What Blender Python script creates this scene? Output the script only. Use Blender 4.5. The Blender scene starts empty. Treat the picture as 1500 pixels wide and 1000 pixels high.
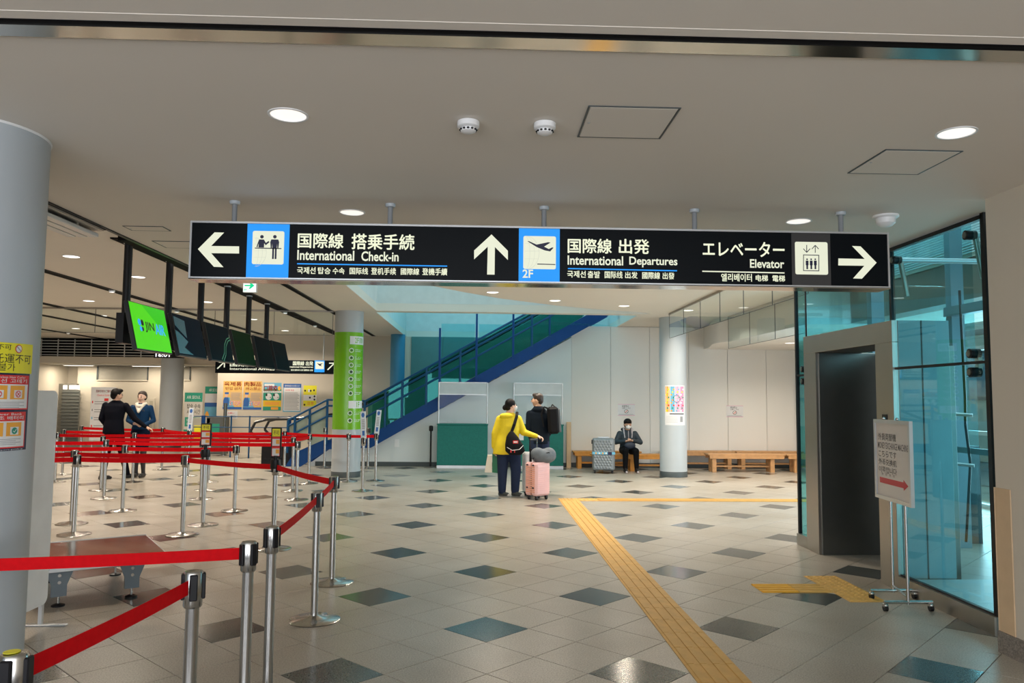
import bpy, bmesh, math, random
import numpy as np
from mathutils import Vector, Matrix
from mathutils.geometry import tessellate_polygon
random.seed(7)
PI = math.pi
C = bpy.context.scene.collection
SC = bpy.context.scene

# ------------------------------------------------------------------ camera
FPX, PITCH, ROLL, YAW, EYE = 1135.48, 0.0740865, 0.00871916, 0.0376350, 1.5207
Fw = Vector((math.sin(YAW)*math.cos(PITCH), math.cos(YAW)*math.cos(PITCH), math.sin(PITCH)))
R0 = Vector((math.cos(YAW), -math.sin(YAW), 0)); U0 = R0.cross(Fw)
Rt = R0*math.cos(ROLL) + U0*math.sin(ROLL); Up = U0*math.cos(ROLL) - R0*math.sin(ROLL)
EP = Vector((0, 0, EYE))
cd = bpy.data.cameras.new('camera'); cam = bpy.data.objects.new('camera', cd); C.objects.link(cam)
cd.sensor_width = 36; cd.lens = FPX/1500*36; cd.clip_end = 200
cam.matrix_world = Matrix((Rt, Up, -Fw)).transposed().to_4x4(); cam.location = EP
SC.camera = cam
def on(x, y, ax, v):            # the point on the world plane (axis = value) seen at a pixel of the 1500x1000 photograph
    r = Fw + Rt*((x-750)/FPX) - Up*((y-500)/FPX)
    return EP + r*((v-EP[ax])/r[ax])
def fl(x, y): return on(x, y, 2, 0.0)

# ------------------------------------------------------------------ world, lights, exposure
W = bpy.data.worlds.new('world'); SC.world = W; W.use_nodes = True
W.node_tree.nodes['Background'].inputs[0].default_value = (0.62, 0.74, 0.85, 1)
W.node_tree.nodes['Background'].inputs[1].default_value = 0.7
SC.view_settings.view_transform = 'Standard'; SC.view_settings.look = 'None'
SC.view_settings.gamma = 1; SC.view_settings.use_curve_mapping = False
SC.view_settings.exposure = 0.24
try:
    SC.cycles.use_denoising = True
    SC.cycles.max_bounces = 7; SC.cycles.diffuse_bounces = 4; SC.cycles.glossy_bounces = 4
    SC.cycles.transparent_max_bounces = 16; SC.cycles.transmission_bounces = 6
    SC.cycles.sample_clamp_indirect = 4; SC.cycles.caustics_reflective = False; SC.cycles.caustics_refractive = False
except Exception: pass
def area(name, loc, rot, sx, sy, power, col, spread=None):
    l = bpy.data.lights.new(name, 'AREA'); l.shape = 'RECTANGLE'; l.size = sx; l.size_y = sy
    l.energy = power; l.color = col
    if spread: l.spread = spread
    o = bpy.data.objects.new(name, l); C.objects.link(o); o.location = loc; o.rotation_euler = rot
    return o
DAY = (0.95, 0.96, 1.0)
area('entrance_daylight', (0.0, -3.8, 1.45), (PI/2, 0, 0), 12, 2.6, 420, DAY)
area('hall_window_daylight', (7.9, 11.2, 1.6), (0, PI/2, 0), 2.8, 5.4, 330, (0.80, 0.90, 1.0))
area('stairwell_daylight', (0.5, 18.2, 5.9), (0, 0, 0), 4.5, 4.5, 125, (0.24, 0.74, 0.88))
area('void_daylight', (-0.3, 13.4, 5.9), (0, 0, 0), 3.5, 2.6, 48, (0.42, 0.82, 0.90))
area('shaft_daylight', (4.6, 8.2, 5.8), (0, 0, 0), 1.9, 6.0, 110, (0.80, 0.95, 1.0))
area('cladding_fill', (5.6, 2.6, 1.7), (PI/2, 0, 0), 3.0, 3.2, 75, (0.80, 0.92, 1.0))  # added lamp, hidden behind the right pillar, to brighten the lift cladding
area('shaft_side_fill', (7.2, 6.4, 1.4), (0, PI/2, 0), 2.4, 3.2, 40, (0.80, 0.93, 1.0))  # fill added from the right to brighten the lift glass; no window stands there

# ------------------------------------------------------------------ materials
MAT = {}
def mat(name, col, rough=0.5, metal=0.0, emit=None, es=1.0, spec=0.5, noise=None, alpha=None, coat=0):
    if name in MAT: return MAT[name]
    m = bpy.data.materials.new(name); m.use_nodes = True; nt = m.node_tree; b = nt.nodes['Principled BSDF']
    b.inputs['Base Color'].default_value = (*col, 1); b.inputs['Roughness'].default_value = rough
    b.inputs['Metallic'].default_value = metal; b.inputs['Specular IOR Level'].default_value = spec
    if coat: b.inputs['Coat Weight'].default_value = coat; b.inputs['Coat Roughness'].default_value = 0.1
    if emit: b.inputs['Emission Color'].default_value = (*emit, 1); b.inputs['Emission Strength'].default_value = es
    sc, amt = noise or (6, 0.05)
    g = nt.nodes.new('ShaderNodeNewGeometry'); n = nt.nodes.new('ShaderNodeTexNoise'); n.inputs['Scale'].default_value = sc
    n.inputs['Detail'].default_value = 3
    nt.links.new(g.outputs['Position'], n.inputs['Vector'])
    mx = nt.nodes.new('ShaderNodeMix'); mx.data_type = 'RGBA'
    mx.inputs[6].default_value = (*[max(0, c*(1-amt*2)) for c in col], 1); mx.inputs[7].default_value = (*[min(1, c*(1+amt*2)) for c in col], 1)
    nt.links.new(n.outputs['Fac'], mx.inputs[0]); nt.links.new(mx.outputs[2], b.inputs['Base Color'])
    MAT[name] = m; return m
def granite(name, c1, c2, rough, speck=0.5):
    m = mat(name, c1, rough); nt = m.node_tree; b = nt.nodes['Principled BSDF']; N = nt.nodes; L = nt.links
    g = N.new('ShaderNodeNewGeometry')
    n1 = N.new('ShaderNodeTexNoise'); n1.inputs['Scale'].default_value = 110; n1.inputs['Detail'].default_value = 2
    n2 = N.new('ShaderNodeTexNoise'); n2.inputs['Scale'].default_value = 1.3; n2.inputs['Detail'].default_value = 5
    for n in (n1, n2): L.new(g.outputs['Position'], n.inputs['Vector'])
    r = N.new('ShaderNodeValToRGB'); r.color_ramp.elements[0].position = 0.36; r.color_ramp.elements[1].position = 0.62
    r.color_ramp.elements[0].color = (*c2, 1); r.color_ramp.elements[1].color = (*c1, 1)
    L.new(n1.outputs['Fac'], r.inputs[0])
    r2 = N.new('ShaderNodeValToRGB'); r2.color_ramp.elements[0].position = 0.3; r2.color_ramp.elements[1].position = 0.6
    r2.color_ramp.elements[0].color = (0.80, 0.77, 0.73, 1); r2.color_ramp.elements[1].color = (1, 1, 1, 1)
    L.new(n2.outputs['Fac'], r2.inputs[0])
    mx = N.new('ShaderNodeMix'); mx.data_type = 'RGBA'; mx.blend_type = 'MULTIPLY'; mx.inputs[0].default_value = 1
    L.new(r.outputs[0], mx.inputs[6]); L.new(r2.outputs[0], mx.inputs[7]); L.new(mx.outputs[2], b.inputs['Base Color'])
    return m
def glass(name, tint, refl=0.12, rough=0.02, grey=(1, 1, 1)):
    m = bpy.data.materials.new(name); m.use_nodes = True; nt = m.node_tree; N = nt.nodes; L = nt.links; N.clear()
    o = N.new('ShaderNodeOutputMaterial'); t = N.new('ShaderNodeBsdfTransparent'); g = N.new('ShaderNodeBsdfGlossy')
    t.inputs[0].default_value = (*[c**0.5 for c in tint], 1); g.inputs[0].default_value = (*grey, 1); g.inputs['Roughness'].default_value = rough
    f = N.new('ShaderNodeFresnel'); f.inputs[0].default_value = 1.5
    a = N.new('ShaderNodeMath'); a.operation = 'ADD'; a.use_clamp = True; a.inputs[1].default_value = refl
    L.new(f.outputs[0], a.inputs[0]); mx = N.new('ShaderNodeMixShader')
    ge = N.new('ShaderNodeNewGeometry'); sb_ = N.new('ShaderNodeMath'); sb_.operation = 'SUBTRACT'; sb_.inputs[0].default_value = 1
    ml = N.new('ShaderNodeMath'); ml.operation = 'MULTIPLY'; L.new(ge.outputs['Backfacing'], sb_.inputs[1]); L.new(sb_.outputs[0], ml.inputs[0]); L.new(a.outputs[0], ml.inputs[1])
    L.new(ml.outputs[0], mx.inputs[0]); L.new(t.outputs[0], mx.inputs[1]); L.new(g.outputs[0], mx.inputs[2]); L.new(mx.outputs[0], o.inputs[0])
    MAT[name] = m; return m
tile_light = granite('tile_light', (0.50, 0.465, 0.405), (0.33, 0.30, 0.255), 0.32)
tile_green = granite('tile_green', (0.115, 0.125, 0.12), (0.045, 0.055, 0.055), 0.16)
tile_red = granite('tile_red', (0.16, 0.105, 0.09), (0.06, 0.045, 0.04), 0.16)
grout = mat('grout', (0.09, 0.08, 0.07), 0.9)
wpaint = mat('warm_white_paint', (0.76, 0.755, 0.73), 0.6, noise=(0.8, 0.02))
cpaint = mat('ceiling_paint', (0.80, 0.75, 0.68), 0.75, noise=(0.8, 0.02))
bpaint = mat('beige_paint', (0.66, 0.60, 0.50), 0.6, noise=(0.8, 0.02))
gpaint = mat('grey_white_paint', (0.72, 0.77, 0.78), 0.55, noise=(0.8, 0.02))
voidp = mat('void_paint', (0.70, 0.74, 0.74), 0.5)
black = mat('black_metal', (0.006, 0.006, 0.008), 0.4, spec=0.3)
mblack = mat('matt_black', (0.004, 0.004, 0.005), 0.8, spec=0.1)
steel = mat('stainless_steel', (0.48, 0.475, 0.46), 0.22, 1.0)
mirror = mat('polished_steel', (0.60, 0.58, 0.54), 0.12, 1.0)
bsteel = mat('brushed_steel', (0.42, 0.39, 0.35), 0.34, 1.0, noise=(3, 0.03))
dsteel = mat('dark_steel', (0.20, 0.21, 0.20), 0.30, 0.9)
alu = mat('aluminium', (0.62, 0.64, 0.66), 0.35, 0.7)
blue = mat('blue_paint', (0.004, 0.055, 0.22), 0.5, spec=0.25)
blued = mat('blue_rail_paint', (0.006, 0.075, 0.19), 0.4, spec=0.3)
red = mat('red_belt', (0.60, 0.002, 0.006), 0.7, noise=(40, 0.08), spec=0.12)
colp = mat('column_grey', (0.47, 0.52, 0.56), 0.38, noise=(2, 0.03))
dgrey = mat('dark_grey', (0.06, 0.075, 0.08), 0.5)
stone = granite('skirting_stone', (0.30, 0.27, 0.24), (0.16, 0.145, 0.13), 0.5)
white = mat('white_plastic', (0.86, 0.87, 0.88), 0.4)
paper = mat('paper', (0.74, 0.75, 0.77), 0.7)
wood = mat('pine_wood', (0.55, 0.30, 0.13), 0.5, noise=(14, 0.14))
wooda = mat('amber_wood', (0.60, 0.26, 0.045), 0.45, noise=(14, 0.12))
woodp = mat('pale_wood', (0.66, 0.48, 0.30), 0.5, noise=(10, 0.05))
yel = mat('tactile_yellow', (0.66, 0.39, 0.10), 0.6, noise=(9, 0.10))
yeln = mat('tactile_bright_yellow', (0.80, 0.42, 0.03), 0.55, noise=(9, 0.05))
tealg = glass('teal_glass', (0.38, 0.72, 0.76), 0.03, grey=(0.62, 0.86, 0.9))
tealg2 = glass('stair_glass', (0.16, 0.52, 0.50), 0.06, grey=(0.6, 0.9, 0.9))
clearg = glass('clear_glass', (0.86, 0.93, 0.92), 0.03)
acry = glass('acrylic', (0.90, 0.93, 0.94), -0.03)
def flat(name, c, r=0.55): return mat(name, c, r, noise=(5, 0.02))
P_ = dict(yellow=flat('print_yellow', (0.85, 0.78, 0.03)), red=flat('print_red', (0.72, 0.03, 0.03)), white=flat('print_white', (0.80, 0.80, 0.80)),
  black=flat('print_black', (0.015, 0.015, 0.02)), orange=flat('print_orange', (0.90, 0.42, 0.05)), green=flat('print_green', (0.02, 0.30, 0.20)),
  blue=flat('print_blue', (0.03, 0.13, 0.42)), sky=flat('print_sky', (0.15, 0.45, 0.65)), tan=flat('print_tan', (0.72, 0.47, 0.22)),
  pink=flat('print_pink', (0.75, 0.30, 0.50)), grey=flat('print_grey', (0.30, 0.31, 0.33)), lime=flat('print_lime', (0.19, 0.50, 0.015), 0.22))

# ------------------------------------------------------------------ mesh builder
class MB:
    def __init__(s): s.v = []; s.f = []; s.m = []; s.mats = []
    def mi(s, m):
        if m not in s.mats: s.mats.append(m)
        return s.mats.index(m)
    def add(s, vs, fs, m):
        k = len(s.v); s.v += [tuple(v) for v in vs]; i = s.mi(m)
        for f in fs: s.f.append([k+a for a in f]); s.m.append(i)
        return s
    def box(s, a, b, m, M=None):
        x0, y0, z0 = a; x1, y1, z1 = b
        vs = [Vector(p) for p in ((x0,y0,z0),(x1,y0,z0),(x1,y1,z0),(x0,y1,z0),(x0,y0,z1),(x1,y0,z1),(x1,y1,z1),(x0,y1,z1))]
        if M: vs = [M @ v for v in vs]
        return s.add(vs, [(0,3,2,1),(4,5,6,7),(0,1,5,4),(1,2,6,5),(2,3,7,6),(3,0,4,7)], m)
    def bbox(s, a, b, m, r=0.004, M=None):      # box with chamfered edges
        a = Vector(a); b = Vector(b); c = (a+b)/2; h = (b-a)/2; r = min(r, *[x*0.45 for x in h])
        vs = []; idx = {}
        for sx in (-1,1):
            for sy in (-1,1):
                for sz in (-1,1):
                    for k in range(3):
                        d = [h.x, h.y, h.z]
                        for q in range(3):
                            if q != k: d[q] -= r
                        idx[(sx,sy,sz,k)] = len(vs); vs.append(c + Vector((sx*d[0], sy*d[1], sz*d[2])))
        F = []
        for k in range(3):
            u, w = [(1,2),(2,0),(0,1)][k]
            for sg in (-1,1):
                q = []
                for (p1,p2) in ((-1,-1),(1,-1),(1,1),(-1,1)):
                    t = [0,0,0]; t[k] = sg; t[u] = p1; t[w] = p2; q.append(idx[(*t,k)])
                F.append(q if sg > 0 else q[::-1])
        for k in range(3):
            u, w = [(1,2),(2,0),(0,1)][k]
            for su in (-1,1):
                for sw in (-1,1):
                    q = []
                    for sk, kk in ((-1,u),(1,u),(1,w),(-1,w)):
                        t = [0,0,0]; t[k] = sk; t[u] = su; t[w] = sw; q.append(idx[(*t,kk)])
                    F.append(q if su*sw > 0 else q[::-1])
        for sx in (-1,1):
            for sy in (-1,1):
                for sz in (-1,1):
                    q = [idx[(sx,sy,sz,k)] for k in range(3)]; F.append(q if sx*sy*sz > 0 else q[::-1])
        if M: vs = [M @ v for v in vs]
        return s.add(vs, F, m)
    def tube(s, p0, p1, r0, m, r1=None, n=12, caps=True):
        p0 = Vector(p0); p1 = Vector(p1); r1 = r0 if r1 is None else r1
        d = (p1-p0).normalized(); a = d.orthogonal().normalized(); b = d.cross(a)
        vs = []
        for p, r in ((p0, r0), (p1, r1)):
            for i in range(n): t = 2*PI*i/n; vs.append(p + a*math.cos(t)*r + b*math.sin(t)*r)
        F = [(i, (i+1) % n, n+(i+1) % n, n+i) for i in range(n)]
        if caps: F += [tuple(range(n))[::-1], tuple(range(n, 2*n))]
        return s.add(vs, F, m)
    def path(s, pts, r, m, n=8):
        for a, b in zip(pts[:-1], pts[1:]): s.tube(a, b, r, m, n=n)
        return s
    def lathe(s, c, prof, m, n=24, fn=None):    # prof = [(r, z)...] about a vertical axis
        c = Vector(c); vs = []; F = []
        for (r, z) in prof:
            for i in range(n):
                t = 2*PI*i/n; rr = r*(fn(t) if fn else 1); vs.append(c + Vector((rr*math.cos(t), rr*math.sin(t), z)))
        for k in range(len(prof)-1):
            for i in range(n): F.append((k*n+i, k*n+(i+1) % n, (k+1)*n+(i+1) % n, (k+1)*n+i))
        if prof[0][0] > 0: F.append(tuple(range(n))[::-1])
        if prof[-1][0] > 0: F.append(tuple(range((len(prof)-1)*n, len(prof)*n)))
        return s.add(vs, F, m)
    def prism(s, poly, d, m, M=None, holes=()):  # poly in 3D (coplanar), extruded by vector d
        loops = [[Vector(p) for p in poly]] + [[Vector(p) for p in h] for h in holes]
        allp = [p for l in loops for p in l]; d = Vector(d); n = len(allp)
        tris = tessellate_polygon(loops); vs = allp + [p+d for p in allp]
        F = [t[::-1] for t in tris] + [tuple(n+i for i in t) for t in tris]; k = 0
        for l in loops:
            q = len(l)
            for i in range(q): F.append((k+i, k+(i+1) % q, n+k+(i+1) % q, n+k+i))
            k += q
        if M: vs = [M @ v for v in vs]
        return s.add(vs, F, m)
    def sph(s, c, r, m, n=12, k=8):
        c = Vector(c); r = Vector(r) if hasattr(r, '__len__') else Vector((r, r, r)); vs = [c+Vector((0,0,-r.z))]; F = []
        for j in range(1, k):
            ph = -PI/2+PI*j/k
            for i in range(n): t = 2*PI*i/n; vs.append(c+Vector((r.x*math.cos(ph)*math.cos(t), r.y*math.cos(ph)*math.sin(t), r.z*math.sin(ph))))
        vs.append(c+Vector((0,0,r.z)))
        for i in range(n):
            F.append((0, 1+(i+1) % n, 1+i)); F.append((len(vs)-1, 1+(k-2)*n+i, 1+(k-2)*n+(i+1) % n))
            for j in range(k-2): F.append((1+j*n+i, 1+j*n+(i+1) % n, 1+(j+1)*n+(i+1) % n, 1+(j+1)*n+i))
        return s.add(vs, F, m)
    # ---- flat graphics laid on a carrier: fr maps (u, v, w) metres to world; w = lift off the surface
    def shape(s, fr, pts, m, w=0.001, div=0):
        P = [Vector((a, b, 0)) for a, b in pts]
        if div:                                  # subdivide long edges so that it can follow a curved carrier
            Q = []
            for a, b in zip(P, P[1:]+P[:1]):
                k = max(1, int((b-a).length/div)); Q += [a.lerp(b, i/k) for i in range(k)]
            P = Q
        vs = [fr(p.x, p.y, w) for p in P]
        F = tessellate_polygon([P]) if len(P) > 4 else [tuple(range(len(P)))]
        return s.add(vs, F, m)
    def rect(s, fr, x0, y0, x1, y1, m, w=0.001, div=0):
        if div and x1-x0 > div:
            k = max(1, int((x1-x0)/div)); q = (x1-x0)/k
            for i in range(k): s.shape(fr, [(x0+i*q, y0), (x0+(i+1)*q, y0), (x0+(i+1)*q, y1), (x0+i*q, y1)], m, w)
            return s
        return s.shape(fr, [(x0,y0),(x1,y0),(x1,y1),(x0,y1)], m, w)
    def disc(s, fr, x, y, r, m, w=0.001, n=20, ry=None):
        return s.shape(fr, [(x+r*math.cos(2*PI*i/n), y+(ry or r)*math.sin(2*PI*i/n)) for i in range(n)], m, w)
    def rrect(s, fr, x0, y0, x1, y1, r, m, w=0.001):
        p = []
        for cx, cy, a in ((x1-r,y0+r,-90),(x1-r,y1-r,0),(x0+r,y1-r,90),(x0+r,y0+r,180)):
            for i in range(5): t = math.radians(a+i*22.5); p.append((cx+r*math.cos(t), cy+r*math.sin(t)))
        return s.shape(fr, p, m, w)
    def text(s, fr, txt, x0, y0, x1, y1, m, w=0.002, bold=0.0, keep=False, res=2):  # fitted into the box
        vs, F = text_mesh(txt, bold if txt.isascii() else 0.0, res)
        if not vs: return s
        a = min(v[0] for v in vs); b = max(v[0] for v in vs); c = min(v[1] for v in vs); d = max(v[1] for v in vs)
        sx = (x1-x0)/(b-a); sy = (y1-y0)/(d-c)
        if keep: sx = sy = min(sx, sy)
        wb = bold if not txt.isascii() else 0
        for dx, dy in (((0,0),) if not wb else ((-wb,0),(wb,0),(0,-wb*.8),(0,wb*.8))):
            s.add([fr(x0+(v[0]-a+dx)*sx, y0+(v[1]-c+dy)*sy, w) for v in vs], F, m)
        return s
    def build(s, name, parent=None, smooth=40, M=None, link=True):
        me = bpy.data.meshes.new(name); me.from_pydata(s.v, [], s.f); me.polygons.foreach_set('material_index', s.m)
        for m in s.mats: me.materials.append(m)
        if M: me.transform(M)
        if smooth:
            me.polygons.foreach_set('use_smooth', [True]*len(me.polygons)); me.set_sharp_from_angle(angle=math.radians(smooth))
        me.update(); o = bpy.data.objects.new(name, me); C.objects.link(o)
        if parent: o.parent = parent
        return o
TXT = {}
def text_mesh(txt, bold, res):
    k = (txt, bold, res)
    if k not in TXT:
        cu = bpy.data.curves.new('t', 'FONT'); cu.body = txt; cu.offset = bold; cu.resolution_u = res; cu.size = 1
        o = bpy.data.objects.new('t', cu); C.objects.link(o); dg = bpy.context.evaluated_depsgraph_get()
        me = bpy.data.meshes.new_from_object(o.evaluated_get(dg))
        TXT[k] = ([tuple(v.co) for v in me.vertices], [tuple(p.vertices) for p in me.polygons])
        bpy.data.objects.remove(o); bpy.data.curves.remove(cu); bpy.data.meshes.remove(me)
    return TXT[k]
def tag(o, label=None, cat=None, group=None, kind=None):
    if label: o['label'] = label
    if cat: o['category'] = cat
    if group: o['group'] = group
    if kind: o['kind'] = kind
    return o
def thing(name, label, cat, loc=(0,0,0), rz=0, group=None):
    o = bpy.data.objects.new(name, None); C.objects.link(o); o.location = loc; o.rotation_euler = (0,0,rz); o.empty_display_size = 0.1
    return tag(o, label, cat, group)
def struct(name, mb, parent=None, smooth=40):
    o = mb.build(name, parent, smooth)
    if not parent: o['kind'] = 'structure'
    return o
def dup(root, label=None, loc=None, rz=None, par=None):
    r = root.copy(); C.objects.link(r)
    if loc is not None: r.location = loc
    if rz is not None: r.rotation_euler = (0,0,rz)
    if label: r['label'] = label
    if par: r.parent = par
    for ch in [c for c in bpy.data.objects if c.parent is root and c is not r]: dup(ch, par=r)
    return r
def frame(org, u, v, n):            # flat carrier
    org, u, v, n = map(Vector, (org, u, v, n))
    return lambda a, b, w=0: org + u*a + v*b + n*w
def cylframe(cx, cy, r, z0, a0):    # carrier wrapped on a column; a0 = angle of u=0, u grows to the right seen from outside
    return lambda a, b, w=0: Vector((cx+(r+w)*math.cos(a0+a/r), cy+(r+w)*math.sin(a0+a/r), z0+b))

# ------------------------------------------------------------------ floor: 40 cm granite tiles laid on the diagonal
LOW, HIGH = 2.82, 3.20
fb = MB().box((-13.2, -4, -0.12), (9.4, 25.2, -0.004), grout)
floor = struct('floor', fb)
T = 0.4; s2 = 2**-0.5; ox, oy = 0.0418, 5.2723
def tile_geo(mb, cx, cy, m):
    h = T/2-0.0030; g = T/2-0.0020; pts = []
    for hh, z in ((h, 0.0), (g, -0.004)):
        for a, b in ((-1,-1),(1,-1),(1,1),(-1,1)):
            a *= hh; b *= hh; pts.append((cx+(a-b)*s2, cy+(a+b)*s2, z))
    mb.add(pts, [(0,1,2,3),(4,5,1,0),(5,6,2,1),(6,7,3,2),(7,4,0,3)], m)
tiles = []
for i in range(-50, 50):
    for j in range(-50, 50):
        cx = ox+(i-j)*T*s2; cy = oy+(i+j)*T*s2
        if not (-13 < cx < 9.2 and 1.2 < cy < 25): continue
        v = Vector((cx, cy, 0))-EP; z = v.dot(Fw)
        px = 750+FPX*v.dot(Rt)/z; py = 500-FPX*v.dot(Up)/z
        if i % 3 == 0 and j % 3 == 0:
            k = (i//3-j//3); m = tile_red if (cx < -1.7 and (i//3+j//3) % 2 == 0) else tile_green
        else: m = tile_light
        vis = 50 < px < 1500 and 560 < py < 1060 and not (cx > 3.5 and cy < 8)
        tiles.append((cy if vis else 99+cy, cx, cy, m))
tiles.sort()
protos = {}
for (k, cx, cy, m) in tiles[:298]:
    if m.name not in protos:
        mb = MB(); tile_geo(mb, 0, 0, m); o = mb.build('floor_tile', floor, 0); protos[m.name] = o
    else: o = protos[m.name].copy(); C.objects.link(o); o.parent = floor
    o.location = (cx, cy, 0)
mb = MB()
for (k, cx, cy, m) in tiles[298:]: tile_geo(mb, cx, cy, m)
tag(mb.build('distant_floor_tiles', floor, 0), kind='stuff')

# ------------------------------------------------------------------ shell
def ringpts(cx, cy, r, z, n=24): return [(cx+r*math.cos(2*PI*i/n), cy+r*math.sin(2*PI*i/n), z) for i in range(n)]
nearlights = [(-0.91,3.53),(2.27,3.57),(-0.93,5.41),(2.27,5.44)]
mb = MB().prism([(-2.93,-4,LOW),(3.45,-4,LOW),(3.45,8.0,LOW),(-2.93,8.0,LOW)], (0,0,HIGH-LOW+0.02), cpaint,
    holes=[ringpts(x, y, 0.085, LOW) for x, y in nearlights])
ceil = struct('ceiling', mb)
mb = MB().box((-2.96, 4.6, LOW-0.01), (-2.93, 8.0, LOW+0.03), black).box((-3.05, 6.5, LOW-0.008), (-2.96, 8.0, LOW+0.03), mblack)
struct('trim_1', mb)
# high ceiling with the two stairwell openings
v1 = [(-2.06,15.0),(-2.06,10.7),(-1.5,10.95),(-0.93,11.32),(-0.31,12.2),(0.29,12.92),(1.22,13.72),(2.09,14.28),(3.12,14.72),(3.3,15.0)]
v2 = [(-2.10,15.27),(-2.10,21.2),(3.07,21.2),(3.07,15.27)]
mb = MB().prism([(-13.2,-4,HIGH),(9.4,-4,HIGH),(9.4,25.3,HIGH),(-13.2,25.3,HIGH)], (0,0,0.15), cpaint,
    holes=[[(x,y,HIGH) for x,y in v1],[(x,y,HIGH) for x,y in v2],
           [(3.46,5.09,HIGH),(5.6,5.09,HIGH),(5.6,11.3,HIGH),(3.46,11.3,HIGH)]])
struct('ceiling_upper', mb)
mb = MB()
def wallstrip(mb, pts, z0, z1, m, th=0.1, close=False, side=1):
    q = list(zip(pts[:-1], pts[1:])) + ([(pts[-1], pts[0])] if close else [])
    for a, b in q:
        d = Vector((b[0]-a[0], b[1]-a[1], 0)).normalized(); n = Vector((-d.y, d.x, 0))*th*side
        mb.prism([(a[0],a[1],z0),(b[0],b[1],z0),(b[0]+n.x,b[1]+n.y,z0),(a[0]+n.x,a[1]+n.y,z0)], (0,0,z1-z0), m)
wallstrip(mb, v1[1:], HIGH+.151, 6.0, voidp, side=-1); wallstrip(mb, [v1[0], v1[1]], HIGH+.151, 6, voidp, side=-1)
mb.box((-2.1,15.0,HIGH+.151),(3.3,15.27,4.6),voidp); mb.box((-2.2,15.27,HIGH+.151),(-2.1,21.2,6),voidp); mb.box((3.07,15.27,HIGH+.151),(3.17,21.2,6),voidp)
mb.box((-2.3,21.2,HIGH+.151),(3.2,21.3,6),voidp); mb.box((-2.3,10.5,6.0),(3.5,21.4,6.1),voidp)
struct('wall_void', mb)
# walls
mb = MB().box((-7.13,21.2,0),(9.3,21.35,HIGH),bpaint).box((-7.13,21.35,0),(-7.0,25.1,HIGH),bpaint)
wbk = struct('wall_back', mb)
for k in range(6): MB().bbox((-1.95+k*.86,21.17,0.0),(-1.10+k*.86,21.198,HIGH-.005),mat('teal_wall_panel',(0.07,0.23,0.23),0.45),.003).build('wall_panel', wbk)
wall_bench = struct('wall_bench', MB().box((2.02,17.62,0),(9.2,17.8,HIGH),wpaint))
for k in range(8):                               # flush wall panels with open joints
    x = 2.02+k*0.9
    MB().bbox((x+0.004,17.6,0.1),(x+0.896,17.62,HIGH-0.01),wpaint,0.003).build('wall_panel', wall_bench)
MB().box((2.02,17.585,0),(9.2,17.61,0.10),dgrey).build('skirting', wall_bench)
p = []
mb = MB(); prof = [(-3.98,0),(2.02,0),(2.02,HIGH),(1.93,HIGH-0.02),(2.45,3.13)]
poly = [(-3.90,17.575,0.0),(2.02,17.575,0.0),(2.02,17.575,2.93),(-1.79,17.575,0.80),(-2.45,17.575,0.42),(-3.38,17.575,0.38)]
wall_stair = struct('wall_stair', MB().prism(poly, (0,0.03,0), gpaint))
MB().box((-3.7,17.56,0),(2.0,17.575,0.10),dgrey).build('skirting', wall_stair)
mb = MB().box((-1.95,17.565,0.43),(-1.85,17.575,0.60),white)
tag(mb.build('service_socket'), 'small grey service box low on the wall under the staircase', 'socket')
struct('wall_left', MB().box((-13.2,-4,0),(-13.1,25.2,HIGH),bpaint))
struct('wall_far_left', MB().box((-13.1,25.05,0),(-7.1,25.2,HIGH),bpaint))
struct('wall_left_pier', MB().box((-12.62,24.7,0),(-7.13,25.05,2.44),bpaint))
# right side: pillar wall beside the lift, wall beyond the glazing
mb = MB().box((3.20,-4,0.0),(3.9,4.76,LOW),bpaint)
wr = struct('wall_right', mb)
MB().box((3.185,-4,0),(3.2,4.76,0.13),stone).box((3.185,4.76,0),(3.9,4.772,0.13),stone).build('skirting', wr)
MB().bbox((3.192,4.62,0.13),(3.2,4.768,1.00),woodp,0.003).bbox((3.19,4.76,0.13),(3.3,4.768,1.00),woodp,0.003).build('corner_guard', wr)
struct('wall_right_far', MB().box((7.3,13.0,0),(7.45,17.6,HIGH),wpaint))
w = MB()
for y in (8.3, 9.5, 10.7, 11.9, 12.95): w.box((7.3,y,0),(7.38,y+0.06,HIGH),alu)
for z in (0.0, 1.05, 2.3, 2.95): w.box((7.3,8.3,z),(7.38,13,z+0.06),alu)
win = struct('window_1', w)
for i, y in enumerate((8.36, 9.56, 10.76, 11.96)):
    for a, b in ((0.06,1.05),(1.11,2.3),(2.36,2.95)): MB().box((7.33,y,a),(7.345,y+(1.14 if i<3 else .99),b),clearg).build('pane', win)
# outside beyond the lift: pavement and a pale building with a window band
struct('ground_outside', MB().box((9.4,-4,-0.14),(20,26,-0.02),mat('pavement',(0.30,0.31,0.31),0.8)).box((5.7,-4,-0.14),(9.4,8.3,-0.001),MAT['pavement']))
ob = thing('outside_building','pale panelled building seen outside through the lift glass','building',(13.0,18.0,0))
MB().box((0,-9,0),(.4,9,5.2),mat('outside_panel',(0.62,0.62,0.50),0.7)).build('wall', ob)
for k in range(6):
    w_o = MB().box((-.05,-8.4+k*3,1.6),(0,-6.4+k*3,2.9),dgrey).build('window', ob); MB().box((-.06,-8.3+k*3,1.7),(-.05,-6.5+k*3,2.8),mat('outside_pane',(0.10,0.20,0.28),0.1)).build('pane', w_o)
MB().box((-.03,-9,3.3),(0,9,3.45),dgrey).build('trim_band', ob)
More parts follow.
